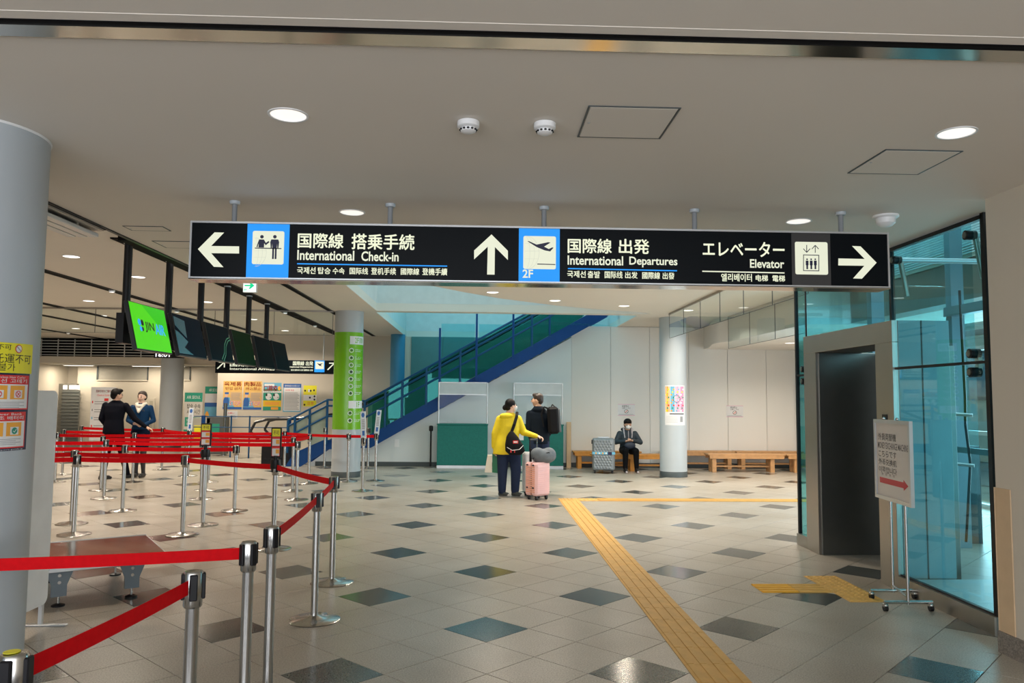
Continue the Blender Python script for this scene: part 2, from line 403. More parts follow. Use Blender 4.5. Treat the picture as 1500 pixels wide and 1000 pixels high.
# bulkhead over the benches with a rounded fascia
arc = [(5.08,17.6),(5.05,17.2),(4.96,16.7),(4.86,16.3),(4.79,15.95),(4.78,15.7),(4.82,15.45),(4.91,15.25),(4.93,15.0),(4.93,11.6),(7.3,11.6),(7.3,17.6)]
struct('ceiling_bulkhead', MB().prism([(x,y,2.70) for x,y in arc], (0,0,HIGH-2.70-.002), wpaint))
# beam seen through the shaft
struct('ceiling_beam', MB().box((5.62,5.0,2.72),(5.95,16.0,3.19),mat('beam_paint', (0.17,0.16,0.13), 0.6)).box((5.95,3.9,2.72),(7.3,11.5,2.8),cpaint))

# ceiling trim near the camera: light lip, black slot, polished rail
t = MB(); t.box((-2.93,2.60,LOW-0.002),(3.2,2.655,LOW),cpaint); t.box((-2.93,2.655,LOW-0.004),(3.2,2.685,LOW),mblack); t.box((-2.93,2.685,LOW-0.010),(3.2,2.775,LOW),mirror)
struct('trim_2', t)

# hatches in the near ceiling
def hatch(x0, y0, x1, y1, z, label):
    o = thing('ceiling_hatch', label, 'hatch', ((x0+x1)/2, (y0+y1)/2, z), 0, 'ceiling access hatches')
    w, d = (x1-x0)/2, (y1-y0)/2
    f = MB(); e = 0.008
    f.box((-w,-d,-0.004),(w,-d+e,0),dgrey).box((-w,d-e,-0.004),(w,d,0),dgrey).box((-w,-d+e,-0.004),(-w+e,d-e,0),dgrey).box((w-e,-d+e,-0.004),(w,d-e,0),dgrey).build('frame', o)
    MB().bbox((-w+e+.003,-d+e+.003,-0.0045),(w-e-.003,d-e-.003,-0.0003),cpaint,0.001).build('panel', o)
    MB().lathe((-w+.03,0,-0.008),[(0.004,0),(0.008,0.004)],alu,10).build('latch', o)
hatch(0.455,3.33,0.87,3.74,LOW,'square ceiling hatch to the right of the two smoke detectors')
hatch(2.06,3.83,2.47,4.25,LOW,'square ceiling hatch near the round light at upper right')
q = [on(x,y,2,LOW) for x,y in ((199.7,330.7),(211.8,337.3),(268,337.3),(258,331.4))]
hatch(q[1].x-.1,q[0].y,q[2].x-.1,q[1].y,LOW,'small ceiling hatch left of the big black sign, nearer the black slot')
q = [on(x,y,2,LOW) for x,y in ((240.4,352.7),(260,362.6),(300,362.6))]
hatch(q[1].x-.1,q[0].y,q[1].x+.25,q[1].y,LOW,'small ceiling hatch partly hidden by the left end of the big black sign')

# ------------------------------------------------------------------ ceiling lights
lens = mat('lamp_lens', (1, 1, 1), 0.4, emit=(1.0, 0.93, 0.84), es=12)
refl = mat('lamp_reflector', (0.85, 0.83, 0.80), 0.35, emit=(1.0, 0.93, 0.86), es=0.75)
def lamp_light(o, z, power, col=(1.0, 0.86, 0.70), r=0.05):
    l = bpy.data.lights.new('lamp_light', 'AREA'); l.shape = 'DISK'; l.size = r*2; l.energy = power; l.color = col; l.spread = math.radians(150)
    q = bpy.data.objects.new('lamp_light', l); C.objects.link(q); q.parent = o; q.location = (0,0,z)
def near_light(x, y, label):
    o = thing('downlight', label, 'ceiling light', (x, y, LOW), 0, 'round recessed ceiling lights')
    MB().lathe((0,0,0),[(0.085,0.003),(0.092,0.0),(0.092,-0.004),(0.082,-0.004),(0.080,0.004)],white,28).build('trim_ring', o)
    MB().lathe((0,0,0),[(0.081,0.0),(0.066,0.035),(0.045,0.075)],refl,28).build('reflector', o)
    MB().lathe((0,0,0),[(0.045,0.074),(0.045,0.080)],lens,20).build('lens', o)
    lamp_light(o, 0.066, 26)
for (x, y), lb in zip(nearlights, ('round ceiling light at upper left, above the left half of the big sign','round ceiling light at upper right beside a ceiling hatch',
    'round ceiling light just above the big sign, between its first two rods','round ceiling light just above the big sign near its right end')): near_light(x, y, lb)
far = [(202.4,405.4,'l'),(130,440.4,'l'),(111,480.8,'l'),(303.4,442,'l'),(370.6,467.4,'l'),(417.7,484,'l'),(327,486,'l'),(721.6,427.8,'m'),(813,440,'m'),(914,447.8,'m'),(1008,454.3,'m'),(230,465,'x'),(150,462,'x'),(845,318,'x')]
proto = None
names = {'l':'small round ceiling light in the left hall ceiling', 'm':'small round ceiling light below the big sign', 'x':'small round ceiling light high in the left hall'}
order = ['second nearest the grey column, upper left of the hall','leftmost, above the louvred band','lowest at the left, just above the louvred band','between the second and third screen rods','right of the fourth screen rod','near the rail over the small black sign','just behind the fourth screen rod',
  'over the blue staircase opening, leftmost of three','over the curved ceiling opening, middle of three','just left of the grey column top','right of the grey column top, behind hanging glass','far, above the green screen','far left, near a ceiling slot','x']
for k, (x, y, g) in enumerate(far):
    if k == 13: continue
    p = on(x, y, 2, HIGH)
    lb = 'small round ceiling light, '+order[k]
    if proto is None:
        proto = thing('ceiling_light', lb, 'ceiling light', p, 0, 'small round lights in the hall ceiling')
        MB().lathe((0,0,0),[(0.10,-0.001),(0.10,-0.006),(0.092,-0.006),(0.088,-0.003)],white,24).build('trim_ring', proto)
        MB().lathe((0,0,0),[(0.09,-0.0045),(0.09,-0.0025)],mat('far_lens', (1,1,1), 0.5, emit=(1.0,0.93,0.86), es=2.2),24).build('lens', proto)
        lamp_light(proto, -0.02, 34, r=0.09)
    else: dup(proto, lb, p)
HL = ['beside the near column','left of the near column','above the first screen','far left, near row','far left, middle row','far left, last row','left behind the big sign','right behind the big sign','under the bench bulkhead, far one','under the bench bulkhead, near one']
for (x, y) in ((-5,5.5),(-8.5,6.5),(-5,9.5),(-11,10),(-11,14),(-10.5,18),(0.3,9.3),(2.4,9.6),(6.2,15.4),(5.9,13.2)):      # the same lights where the hall ceiling goes on, hidden by signs and columns
    z = 2.70 if x > 4.5 else HIGH
    dup(proto, 'small round ceiling light '+HL.pop(0)+', hidden from the camera' if HL and len(HL) > 2 else 'small round ceiling light '+HL.pop(0), (x, y, z))
# smoke detectors and dome
def detector(x, y, label):
    o = thing('smoke_detector', label, 'smoke detector', (x, y, LOW))
    MB().lathe((0,0,0),[(0.045,0),(0.052,-0.004),(0.052,-0.028),(0.040,-0.036)],white,24).build('base', o)
    MB().lathe((0,0,0),[(0.038,-0.034),(0.036,-0.050),(0.020,-0.058)],white,24).build('sensor', o)
    s_ = MB()
    for k in range(12):
        t = 2*PI*k/12; c = Vector((math.cos(t)*0.037, math.sin(t)*0.037, -0.043)); s_.sph(c, (0.007,0.007,0.005), black, 6, 4)
    s_.build('vents', o)
detector(-0.08,3.56,'left white round smoke detector on the ceiling'); detector(0.28,3.56,'right white round smoke detector on the ceiling, next to the hatch')
o = thing('dome_detector', 'white round ceiling speaker dome above the right end of the big sign', 'detector', (2.80,5.23,LOW))
MB().lathe((0,0,0),[(0.085,0),(0.085,-0.012),(0.075,-0.02)],white,28).build('base', o); MB().lathe((0,0,0),[(0.066,-0.02),(0.062,-0.055),(0.04,-0.075),(0.01,-0.082)],white,28).build('dome', o)

# ------------------------------------------------------------------ ceiling slots, air grille, smoke curtains
def slot(x, y0, y1, w, name, lab):
    o = tag(MB().box((x-w/2,y0,HIGH-0.012),(x+w/2,y1,HIGH-0.001),mblack).box((x-w/2-.006,y0,HIGH-0.016),(x-w/2,y1,HIGH-0.001),black).box((x+w/2,y0,HIGH-0.016),(x+w/2+.006,y1,HIGH-0.001),black).build(name), lab, 'ceiling slot')
slot(-3.86,8.3,21.1,0.22,'ceiling_slot','wide black ceiling slot from which the row of screens hangs')
slot(-5.93,8.0,24.9,0.12,'ceiling_slot','black ceiling slot left of the screen row, crossing behind the screen rods')
slot(-8.06,8.0,24.9,0.12,'ceiling_slot','third black ceiling slot to the left, ending behind the green screen')
slot(-9.27,8.0,24.9,0.12,'ceiling_slot','fourth black ceiling slot to the left')
slot(-11.25,8.0,24.9,0.12,'ceiling_slot','leftmost black ceiling slot, low above the louvres')
slot(-2.96,9.5,22.1 if False else 21.1,0.08,'ceiling_slot','thin black ceiling slot right of the screen row, meeting the green column')
spot = mat('spot_lens', (1,1,1), 0.4, emit=(1.0,0.95,0.9), es=4)
sp0 = None
for x, y, lb in ((257,380.4,'nearest, beside the second screen rod'),(164,425,'in the second ceiling slot, above the green screen'),(100,487,'at far left above the louvres'),(417.6,456.5,'in the main slot right of the last screen rod'),(461.6,476.6,'in the main slot, farthest along it'),(259,455,'in the second slot between the first screen rods')):
    p = on(x, y, 2, HIGH-0.012)
    if sp0 is None:
        sp0 = thing('spotlight', 'tiny bright spotlight '+lb, 'spotlight', p, 0, 'spotlights in the ceiling slots')
        MB().lathe((0,0,0),[(0.045,0),(0.045,-0.03),(0.038,-0.03),(0.036,-0.01)],white,16).build('housing', sp0)
        MB().lathe((0,0,0),[(0.035,-0.022),(0.035,-0.012)],spot,16).build('lens', sp0)
    else: dup(sp0, 'tiny bright spotlight '+lb, p)
g = thing('air_grille', 'silver slatted air outlet on the ceiling beside the near grey column', 'air outlet', (-3.05,5.75,LOW-0.0))
MB().box((-0.24,-1.6,-0.03),(0.10,0.30,-0.015),bsteel).box((-0.28,-1.6,-0.015),(0.10,0.34,0.0),black).build('frame', g)
for k in range(3): MB().bbox((-0.015-k*0.085,-1.6,-0.075),(0.055-k*0.085,0.32,-0.045),alu,0.004).build('slat', g)
for k in range(2): MB().bbox((-0.19,-1.2+k*1.2,-0.05),(0.05,-1.17+k*1.2,-0.028),bsteel,0.003).build('slat_bearer', g)
MB().tube((-0.1,-1.2,0),(-0.1,-1.2,HIGH-LOW),0.01,alu,n=8).tube((-0.1,0.1,0),(-0.1,0.1,HIGH-LOW),0.01,alu,n=8).build('hanger', g)
def curtain(name, a, b, z0, z1, label, n, wires=True):
    a = Vector(a); b = Vector(b); d = b-a; L_ = d.length; rz = math.atan2(d.y, d.x)
    o = thing(name, label, 'smoke curtain', (a.x,a.y,z1), rz)
    MB().box((0,-0.012,-0.035),(L_,0.012,0),bsteel).build('rail', o)
    for k in range(n): MB().box((k*L_/n+0.004,-0.003,z0-z1),((k+1)*L_/n-0.004,0.003,-0.03),clearg).build('glass_pane', o)
    MB().box((0,-0.005,z0-z1-0.006),(L_,0.005,z0-z1),dgrey).build('edge_strip', o)
    j = MB()
    for k in range(n+1): j.box((min(max(k*L_/n-0.004,0),L_-.008),-0.005,z0-z1),(min(max(k*L_/n+0.004,.008),L_),0.005,-0.03),dgrey)
    j.build('joints', o)
curtain('smoke_curtain',(-13.05,15.05,0),(-2.9,15.05,0),2.72,HIGH,'long hanging glass smoke curtain across the left hall ceiling',9)
curtain('smoke_curtain',(3.60,14.8,0),(3.60,8.4,0),2.72,HIGH,'hanging glass smoke curtain running forward from the right grey column',6)
curtain('smoke_curtain',(4.88,15.2,0),(4.88,11.5,0),2.56,HIGH,'hanging glass smoke curtain in front of the lift, right of the curved bulkhead',3)

# ------------------------------------------------------------------ columns
def column(x, y, r, z1, label, extra=None, base=True, H=None):
    o = thing('round_column', label, 'column', (x, y, 0))
    MB().lathe((0,0,0),[(r,0.11 if base else 0),(r,z1)],colp,64).build('shaft', o)
    if base: MB().lathe((0,0,0),[(r+0.004,0),(r+0.004,0.105),(r,0.11)],dgrey,64).build('base_band', o)
    return o
colA = column(-2.575, 3.89, 0.35, LOW, 'nearest grey round column at the left edge with yellow and red notices', base=False)
MB().lathe((0,0,0),[(0.352,LOW-0.012),(0.356,LOW-0.006),(0.356,LOW-0.001)],white,64).build('top_ring', colA)
colB = column(-2.62, 15.24, 0.275, HIGH, 'grey round column wrapped in a lime green directory')
colC = column(3.86, 15.60, 0.27, HIGH, 'plain grey round column with a colourful poster, right of the seated traveller')
colD = column(-8.95, 22.75, 0.31, 2.66, 'far grey round column behind the two airline staff')
o = column(-2.25, 20.6, 0.19, HIGH, 'blue round column behind the staircase', base=False)
for c in [c for c in bpy.data.objects if c.parent is o]: c.data.materials.clear(); c.data.materials.append(mat('blue_column', (0.05,0.25,0.42), 0.4))

# ------------------------------------------------------------------ the big hanging sign
cream = mat('lit_cream', (0.3,0.3,0.25), 0.5, emit=(0.56,0.58,0.45), es=1, spec=0.2)
lblue = mat('lit_blue', (0.02,0.2,0.6), 0.5, emit=(0.010,0.185,0.54), es=1, spec=0.2)
sface = mat('sign_face', (0.002,0.004,0.006), 0.4, spec=0.12)
sgrey = mat('sign_grey', (0.05,0.05,0.052), 0.3)
ink = mat('sign_ink', (0.008,0.01,0.05), 0.5)
YS = 5.07
def SX(x, y=370): return on(x, y, 1, YS).x
X0, X1, Z0, Z1 = SX(277), SX(1303), 2.285, 2.665
sg = thing('hanging_sign', 'long black illuminated overhead sign for check-in, departures and elevator', 'sign', ((X0+X1)/2, YS, Z0))
ox_ = (X0+X1)/2; H_ = Z1-Z0
mb = MB(); mb.box((X0-ox_,0.01,0.004),(X1-ox_,0.17,H_),bsteel); mb.box((X0-ox_,0.0,0),(X1-ox_,0.02,0.012),alu); mb.box((X0-ox_,0,H_-0.012),(X1-ox_,0.02,H_),alu)
mb.box((X0-ox_,0,0.012),(X0-ox_+0.012,0.02,H_-0.012),alu).box((X1-ox_-0.012,0,0.012),(X1-ox_,0.02,H_-0.012),alu).build('housing', sg)
MB().box((X0-ox_,0.0,-0.004),(X1-ox_,0.17,0.0035),mirror).build('bottom_plate', sg)
MB().box((X0-ox_+0.012,0.006,0.012),(X1-ox_-0.012,0.012,H_-0.012),sface).build('face_panel', sg)
SO = Vector((-ox_,0,-Z0))
def fr_s(a, b, w=0): return Vector((a-ox_, 0.006-w, b-Z0))
def q_(x, y): p = on(x, y, 1, YS); return p.x, p.z
def sbox(x0, y0, x1, y1): a = q_(x0, y1); b = q_(x1, y0); return a[0], a[1], b[0], b[1]
def ln(mb, fr, p, q, t, m, w=0.001):
    p = Vector(p); q = Vector(q); d = (q-p).normalized(); n = Vector((-d.y, d.x))*t/2
    mb.shape(fr, [tuple(p-n), tuple(q-n), tuple(q+n), tuple(p+n)], m, w)
zb, zt = Z0+0.013, Z1-0.013
for a_, b_, m_ in ((361,423,lblue),(760,820,lblue),(1160,1217,sgrey)): MB().rect(fr_s, SX(a_), zb, SX(b_), zt, m_).build('colour_panel', sg, 0)
tx = MB()
def T_(txt, x0, y0, x1, y1, bold=0.012, m=cream): tx.text(fr_s, txt, *sbox(x0, y0, x1, y1), m, 0.002, bold, res=3)
def rule(x0, y0, x1, y1, m): ln(tx, fr_s, q_(x0,y0), q_(x1,y1), 0.008, m, 0.002)
T_('国際線', 436, 342, 503, 362.5, 0.02); T_('搭乗手続', 515, 343.5, 607, 364.5, 0.02)
T_('International', 435, 367, 519, 380.5, 0.02); T_('Check-in', 529, 368.5, 584, 382, 0.02)
T_('국제선', 435, 391, 462, 400.5, 0.02); T_('탑승', 465.5, 391.5, 484, 400.8, 0.02); T_('수속', 487, 392, 504.5, 401, 0.02)
T_('国际线', 512, 392, 539, 401.3, 0.02); T_('登机手续', 543.5, 392.3, 580, 401.8, 0.02); T_('國際線', 587, 392.8, 614, 402, 0.02); T_('登機手續', 618.5, 393, 655, 402.5, 0.02)
rule(435,386,655,389.5,lblue); tx.build('lettering', sg, 0); tx = MB()
T_('国際線', 832, 350, 896, 370, 0.02); T_('出発', 907, 350.5, 951, 371, 0.02)
T_('International', 831.5, 375, 913, 387.5, 0.02); T_('Departures', 922, 376.5, 992.5, 391, 0.02)
T_('국제선', 831, 396.5, 858, 406, 0.02); T_('출발', 861, 397, 879, 406.5, 0.02); T_('国际线', 886, 397.3, 912, 407, 0.02); T_('出发', 916, 398, 934, 407.3, 0.02); T_('國際線', 941, 398.5, 967, 408, 0.02); T_('出發', 971, 399, 988, 408.5, 0.02)
T_('2F', 765.5, 394.5, 781, 406.5, 0.02); rule(832,393,992,396.3,lblue); tx.build('lettering', sg, 0); tx = MB()
T_('エレベーター', 1030, 355, 1149, 374.5, 0.02); T_('Elevator', 1099, 380, 1149, 392, 0.02)
T_('엘리베이터', 1057, 401, 1101.5, 411.5, 0.02); T_('电梯', 1107.5, 402.5, 1125, 411.5, 0.02); T_('電梯', 1132, 403, 1150, 412, 0.02)
rule(1029,397,1149.5,399.5,cream)
tx.build('lettering', sg, 0)
def P(pts): return [q_(x, y) for x, y in pts]
MB().shape(fr_s, P([(289.5,364.5),(314,340),(328,340.3),(309,360),(350,360.5),(350,371),(309,370.5),(327,391),(313,390.5)]), cream, 0.002).build('arrow', sg, 0)
MB().shape(fr_s, P([(720,343),(744,367),(744,380.5),(725,361.5),(724.5,402),(713.5,401.8),(714.5,361),(694.5,379.5),(694.5,366.5)]), cream, 0.002).build('arrow', sg, 0)
MB().shape(fr_s, P([(1284.5,384.5),(1261,360.5),(1248.5,360),(1267,379),(1228.5,378.2),(1228.3,388.5),(1266.5,389),(1250,407.5),(1263,408)]), cream, 0.002).build('arrow', sg, 0)
ic = MB(); ic.rrect(fr_s, *sbox(368.5,338.5,416.5,386.5), 0.012, cream, 0.002)
def person_icon(mb, x, yh, ht, legs=True):
    X_, Z_ = q_(x, yh); u = YS/1135
    mb.disc(fr_s, X_, Z_, 2.6*u, ink, 0.003)
    mb.shape(fr_s, [(X_+a*u, Z_-b*u) for a, b in ((-5,4),(5,4),(6.5,8),(5.5,18),(4,18),(3.6,10),(3.2,18),(-3.2,18),(-3.6,10),(-4,18),(-5.5,18),(-6.5,8))], ink, 0.003)
    if legs:
        for sgn in (-1, 1): mb.rect(fr_s, X_+min(sgn*3.2,sgn*0.6)*u, Z_-ht*u, X_+max(sgn*3.2,sgn*0.6)*u, Z_-17.5*u, ink, 0.003)
person_icon(ic, 402.5, 346.5, 33); 
X_, Z_ = q_(383.5, 346.5); u = YS/1135
ic.disc(fr_s, X_, Z_, 2.6*u, ink, 0.003); ic.shape(fr_s, [(X_+a*u, Z_-b*u) for a, b in ((-4,4),(3,4),(6,9),(10,6),(11,8),(6,12.5),(3.5,9.5),(3.5,16),(-4.5,16),(-4.5,10),(-6,16),(-7.5,15))], ink, 0.003)
ln(ic, fr_s, q_(373,363), q_(412,363.8), 0.006, ink, 0.003)
gl = mat('globe_line', (0.4,0.42,0.36), 0.5, emit=(0.5,0.52,0.42), es=0.5)
def globe(mb, cx, cy, R_):
    pts = [q_(cx+R_*math.cos(t), cy+R_*1.2*math.sin(t)) for t in [math.radians(-80+160*i/12) for i in range(13)]]
    for a, b in zip(pts[:-1], pts[1:]): ln(mb, fr_s, a, b, 0.002, gl, 0.0025)
    for k in (0.35, 0.68):
        pts = [q_(cx+R_*k*math.cos(t), cy+R_*1.2*math.sin(t)) for t in [math.radians(-80+160*i/8) for i in range(9)]]
        for a, b in zip(pts[:-1], pts[1:]): ln(mb, fr_s, a, b, 0.0015, gl, 0.0025)
    for k in (-0.55,-0.1,0.35): ln(mb, fr_s, q_(cx, cy+R_*k*1.2), q_(cx+R_*math.cos(math.asin(k)), cy+R_*k*1.2), 0.0015, gl, 0.0025)
globe(ic, 372, 369, 18); ic.build('pictogram', sg, 0); ic = MB(); ic.rrect(fr_s, *sbox(766.5,346,814.5,393.5), 0.012, cream, 0.002); globe(ic, 769, 370, 21)
ic.shape(fr_s, P([(772.5,353),(775,353),(786,358),(803,354.5),(806.5,355),(797,361),(804,364.5),(809,362),(811,362.5),(806,368),(798,366.5),(786,361.5)]), ink, 0.003)
ln(ic, fr_s, q_(787,386.5), q_(813.5,387.2), 0.006, ink, 0.003)
ic.build('pictogram', sg, 0); ic = MB(); ic.rrect(fr_s, *sbox(1165.5,354.5,1212.5,401.5), 0.012, cream, 0.002)
def arrow_icon(x, y0, y1, up):
    ln(ic, fr_s, q_(x,y0), q_(x,y1), 0.005, ink, 0.003); yy, s_ = (y0, 1) if up else (y1, -1)
    for sx in (-1,1): ln(ic, fr_s, q_(x,yy), q_(x+sx*5,yy+s_*5.5), 0.005, ink, 0.003)
arrow_icon(1182,358.5,369.5,False); arrow_icon(1194.5,359,370,True)
for a, b in (((1177,373),(1200,373.6)),((1177,396),(1200,396.5)),((1177.3,372.5),(1177.3,396.5)),((1199.7,373),(1199.7,397))): ln(ic, fr_s, q_(*a), q_(*b), 0.005, ink, 0.003)
for x in (1182.5,1188.5,1194.5):
    X_, Z_ = q_(x, 379.5); ic.disc(fr_s, X_, Z_, 1.3*u, ink, 0.003, 12); ic.rect(fr_s, X_-2.1*u, Z_-9*u, X_+2.1*u, Z_-2*u, ink, 0.003); ic.rect(fr_s, X_-1.3*u, Z_-15*u, X_+1.3*u, Z_-9*u, ink, 0.003)
ic.build('pictogram', sg, 0)
for x in (344,572,797,1017,1231):
    xx = on(x, 300, 1, YS+0.085).x-ox_
    MB().tube((xx,0.085,H_),(xx,0.085,LOW-Z0),0.017,mat('rod_grey',(0.26,0.28,0.30),.4),n=16).lathe((xx,0.085,LOW-Z0-0.022),[(0.03,0),(0.034,0.006),(0.034,0.0215)],colp,20).build('rod', sg)

# ------------------------------------------------------------------ screens
frm = mat('screen_frame', (0.012,0.013,0.015), 0.3)
YT = [8.06,9.18,10.27,11.35,12.45,13.52]
scr_on = mat('screen_green', (0.02,0.3,0.01), 0.3, emit=(0.065,0.48,0.006), es=1, spec=0.1)
scr_on2 = mat('screen_green_deep', (0.02,0.3,0.01), 0.3, emit=(0.025,0.38,0.008), es=1, spec=0.1)
cols = [None,(0.003,0.008,0.016),(0.002,0.006,0.010),(0.003,0.016,0.004),(0.002,0.004,0.007),(0.002,0.005,0.008)]
labs = ['nearest hanging screen showing a bright green airline logo','second hanging screen, dark with a faint blue triangle pattern','third hanging screen, dark with a curved green streak','fourth hanging screen, dark green picture','fifth hanging screen, black','farthest hanging screen, black, last in the row']
for k, y in enumerate(YT):
    o = thing('hanging_screen', labs[k], 'screen', (-3.65, y+0.445, 2.5), 0, 'screens hanging over the check-in row')
    tilt = math.radians(-13)
    Mx = Matrix.Rotation(tilt, 4, 'Y')
    # local: screen faces +X, width along Y, hinge at the top
    hs_ = MB().bbox((-0.045,-0.46,-0.52),(0.0,0.46,0.0),frm,0.005,Mx).build('housing', o)
    f = (lambda Mx: (lambda a, b, w=0: Mx @ Vector((0.001+w, a-0.445, b-0.51))))(Mx)
    s_ = MB()
    if k == 0:
        s_.rect(f, 0.0,0.005,0.89,0.50,scr_on,0.001); s_.shape(f,[(0.30,0.50),(0.89,0.50),(0.89,0.16)],scr_on2,0.0015)
        kb = mat('logo_black', (0.01,0.01,0.02), 0.4); lb_ = mat('logo_blue', (0.02,0.25,0.7), 0.4, emit=(0.02,0.30,0.85), es=0.8)
        s_.text(f,'JIN',0.29,0.195,0.52,0.315,kb,0.003,0.02); s_.text(f,'AIR',0.54,0.195,0.80,0.315,lb_,0.003,0.02)
        s_.disc(f,0.165,0.295,0.036,lb_,0.003); s_.disc(f,0.18,0.225,0.028,lb_,0.003); s_.disc(f,0.235,0.295,0.034,kb,0.003); s_.disc(f,0.225,0.225,0.024,kb,0.003)
    else:
        s_.rect(f,0.0,0.005,0.89,0.50,mat('screen_dark_%d'%k, cols[k], 0.35, emit=cols[k], es=0.25, spec=0.02),0.001)
        if k == 1: s_.shape(f,[(0,0.02),(0,0.30),(0.1,0.28),(0.35,0.18),(0.2,0.1),(0.45,0.02)],mat('screen_blue_a',(0.01,0.09,0.12),0.2,emit=(0.01,0.07,0.10),es=0.5),0.0015).shape(f,[(0.02,0.36),(0.02,0.47),(0.35,0.44),(0.33,0.22),(0.15,0.3)],mat('screen_blue_b',(0.01,0.07,0.10),0.2,emit=(0.01,0.06,0.08),es=0.5),0.0015)
        if k == 2:
            mm = mat('screen_streak',(0.02,0.12,0.06),0.2,emit=(0.02,0.12,0.06),es=0.7)
            pts = [(0.40,0.02),(0.55,0.12),(0.62,0.24),(0.75,0.33),(0.88,0.36)]
            for t in (0,0.05):
                for a, b in zip(pts[:-1],pts[1:]): ln(s_, f, (a[0]+t,a[1]-t*.5),(b[0]+t,b[1]-t*.5),0.016,mm,0.0016)
    s_.build('picture', hs_, 0)
    MB().box((-0.24,-0.17,-0.42),(-0.16,0.17,-0.10),black).box((-0.17,-0.06,-0.30),(-0.05,0.06,-0.20),black).build('bracket', o)
    MB().tube((-0.22,0,-0.2),(-0.22,0,HIGH-2.5),0.042,black,n=16).lathe((-0.22,0,HIGH-2.5-0.03),[(0.05,0),(0.05,0.028)],alu,16).build('pole', o)
# exit sign
g_on = mat('exit_green', (0,0.5,0.2), 0.5, emit=(0.0,0.50,0.22), es=1); w_on = mat('exit_white', (0.9,0.9,0.9), 0.5, emit=(0.85,0.95,0.93), es=0.9)
a = on(355.5,428,1,10.5); b = on(376,411,1,10.5)
o = thing('exit_sign','small white exit sign with a green arrow under the left end of the big sign','sign',((a.x+b.x)/2,10.5,a.z))
w_, h_ = b.x-a.x, b.z-a.z
MB().bbox((-w_/2,0,0),(w_/2,0.05,h_),white,0.004).build('housing', o)
f = lambda p, q, w=0: Vector((p-w_/2, -0.0005-w, q))
s_ = MB().rect(f,0.006,0.006,w_-.006,h_-.006,w_on,0.0005); s_.shape(f,[(w_*x,h_*y) for x,y in ((.12,.52),(.55,.52),(.42,.3),(.56,.3),(.86,.58),(.56,.86),(.42,.86),(.55,.64),(.12,.64))],g_on,0.001)
s_.rect(f,w_*.1,h_*.14,w_*.16,h_*.32,g_on,.001).rect(f,w_*.2,h_*.14,w_*.26,h_*.32,g_on,.001); s_.build('face', o, 0)
MB().tube((0,0.025,h_),(0,0.025,HIGH-a.z),0.008,alu,n=8).build('rod', o)

# ------------------------------------------------------------------ lift: portal, glass shaft
XG = 3.41
pt = thing('lift_portal','tall brushed steel lift doorway with a dark opening set in the glass shaft','lift doorway',(XG-0.03,7.15,0))
def fr(mb, a, b, m): return mb.bbox((a[0]-(XG-0.03),a[1]-7.15,a[2]),(b[0]-(XG-0.03),b[1]-7.15,b[2]),m,0.003)
fr(MB(),(XG-0.03,6.27,0),(3.86,6.55,2.02),bsteel).build('jamb', pt); fr(MB(),(XG-0.03,7.75,0),(4.0,8.04,2.02),bsteel).build('jamb', pt)
fr(MB(),(XG+0.02,6.262,0.1),(3.86,6.270,2.2),mat('blue_grey_cladding',(0.30,0.42,0.46),0.3)).build('side_cladding', pt); fr(MB(),(3.62,6.258,0.1),(3.632,6.262,2.2),dgrey).build('cladding_seam', pt)
fr(MB(),(XG-0.03,6.27,2.02),(3.86,8.04,2.20),bsteel).build('lintel', pt)
fr(MB(),(XG+0.0,7.735,0),(4.08,7.748,2.015),dsteel).build('reveal_panel', pt); fr(MB(),(XG+0.0,6.552,0),(4.08,6.565,2.015),dsteel).build('reveal_panel', pt)
for k in (0,1): fr(MB(),(4.03,6.57+k*0.585,0),(4.06,7.15+k*0.585,2.015),dsteel).build('door', pt)
fr(MB(),(XG-0.036,6.37,1.02),(XG-0.03,6.45,1.42),black).build('call_plate', pt)
fr(MB(),(XG-0.038,6.40,1.26),(XG-0.036,6.42,1.275),mat('call_lamp',(0.5,0,0),0.5,emit=(1,0.05,0.02),es=2)).build('call_lamp', pt)
sh = thing('lift_shaft','teal glass lift shaft with black joints and bolted fittings behind the money sign','lift shaft',(XG,5.1,0))
def S(a, b): return (a[0]-XG,a[1]-5.1,a[2]), (b[0]-XG,b[1]-5.1,b[2])
def sb(mb, a, b, m): return mb.box(*S(a,b), m)
sb(MB(),(XG-0.03,5.09,0),(XG+0.04,6.27,0.12),bsteel).build('plinth', sh); sb(MB(),(XG-0.03,8.04,0),(XG+0.04,8.30,0.12),bsteel).build('plinth', sh)
sb(MB(),(XG-0.03,5.07,0),(5.45,5.09,0.12),alu).build('plinth', sh)
for (y0,y1,z0,z1) in ((5.12,6.30,0.12,1.79),(5.12,6.30,1.81,2.78),(6.33,8.0,2.20,2.78),(8.06,8.28,0.12,1.79),(8.06,8.28,1.81,2.78),(8.0,8.28,2.2,2.78)):
    if y0 == 8.0: continue
    sb(MB(),(XG,y0,z0),(XG+0.012,y1,z1),tealg).build('glass_pane', sh)
sb(MB(),(XG,8.035,2.2),(XG+0.012,8.055,2.78),black).build('joint', sh)
for x0, x1 in ((XG+.02,4.4),(4.41,5.40)):
    for z0, z1 in ((0.12,1.79),(1.81,2.78),(2.8,5.9)): sb(MB(),(x0,8.285,z0),(x1,8.297,z1),tealg).build('glass_pane', sh)
for x0, x1 in ((XG+.03,4.4),(4.41,5.40)):
    for z0, z1 in ((0.12,1.79),(1.81,2.78)): sb(MB(),(x0,5.10,z0),(x1,5.112,z1),tealg).build('glass_pane', sh)
j = MB()
sb(j,(XG-0.012,5.08,0.12),(XG+0.03,5.12,LOW),black); sb(j,(XG-0.01,6.30,0.12),(XG+0.025,6.33,2.79),black); sb(j,(XG-0.015,8.27,0.12),(XG+0.02,8.30,2.79),black)
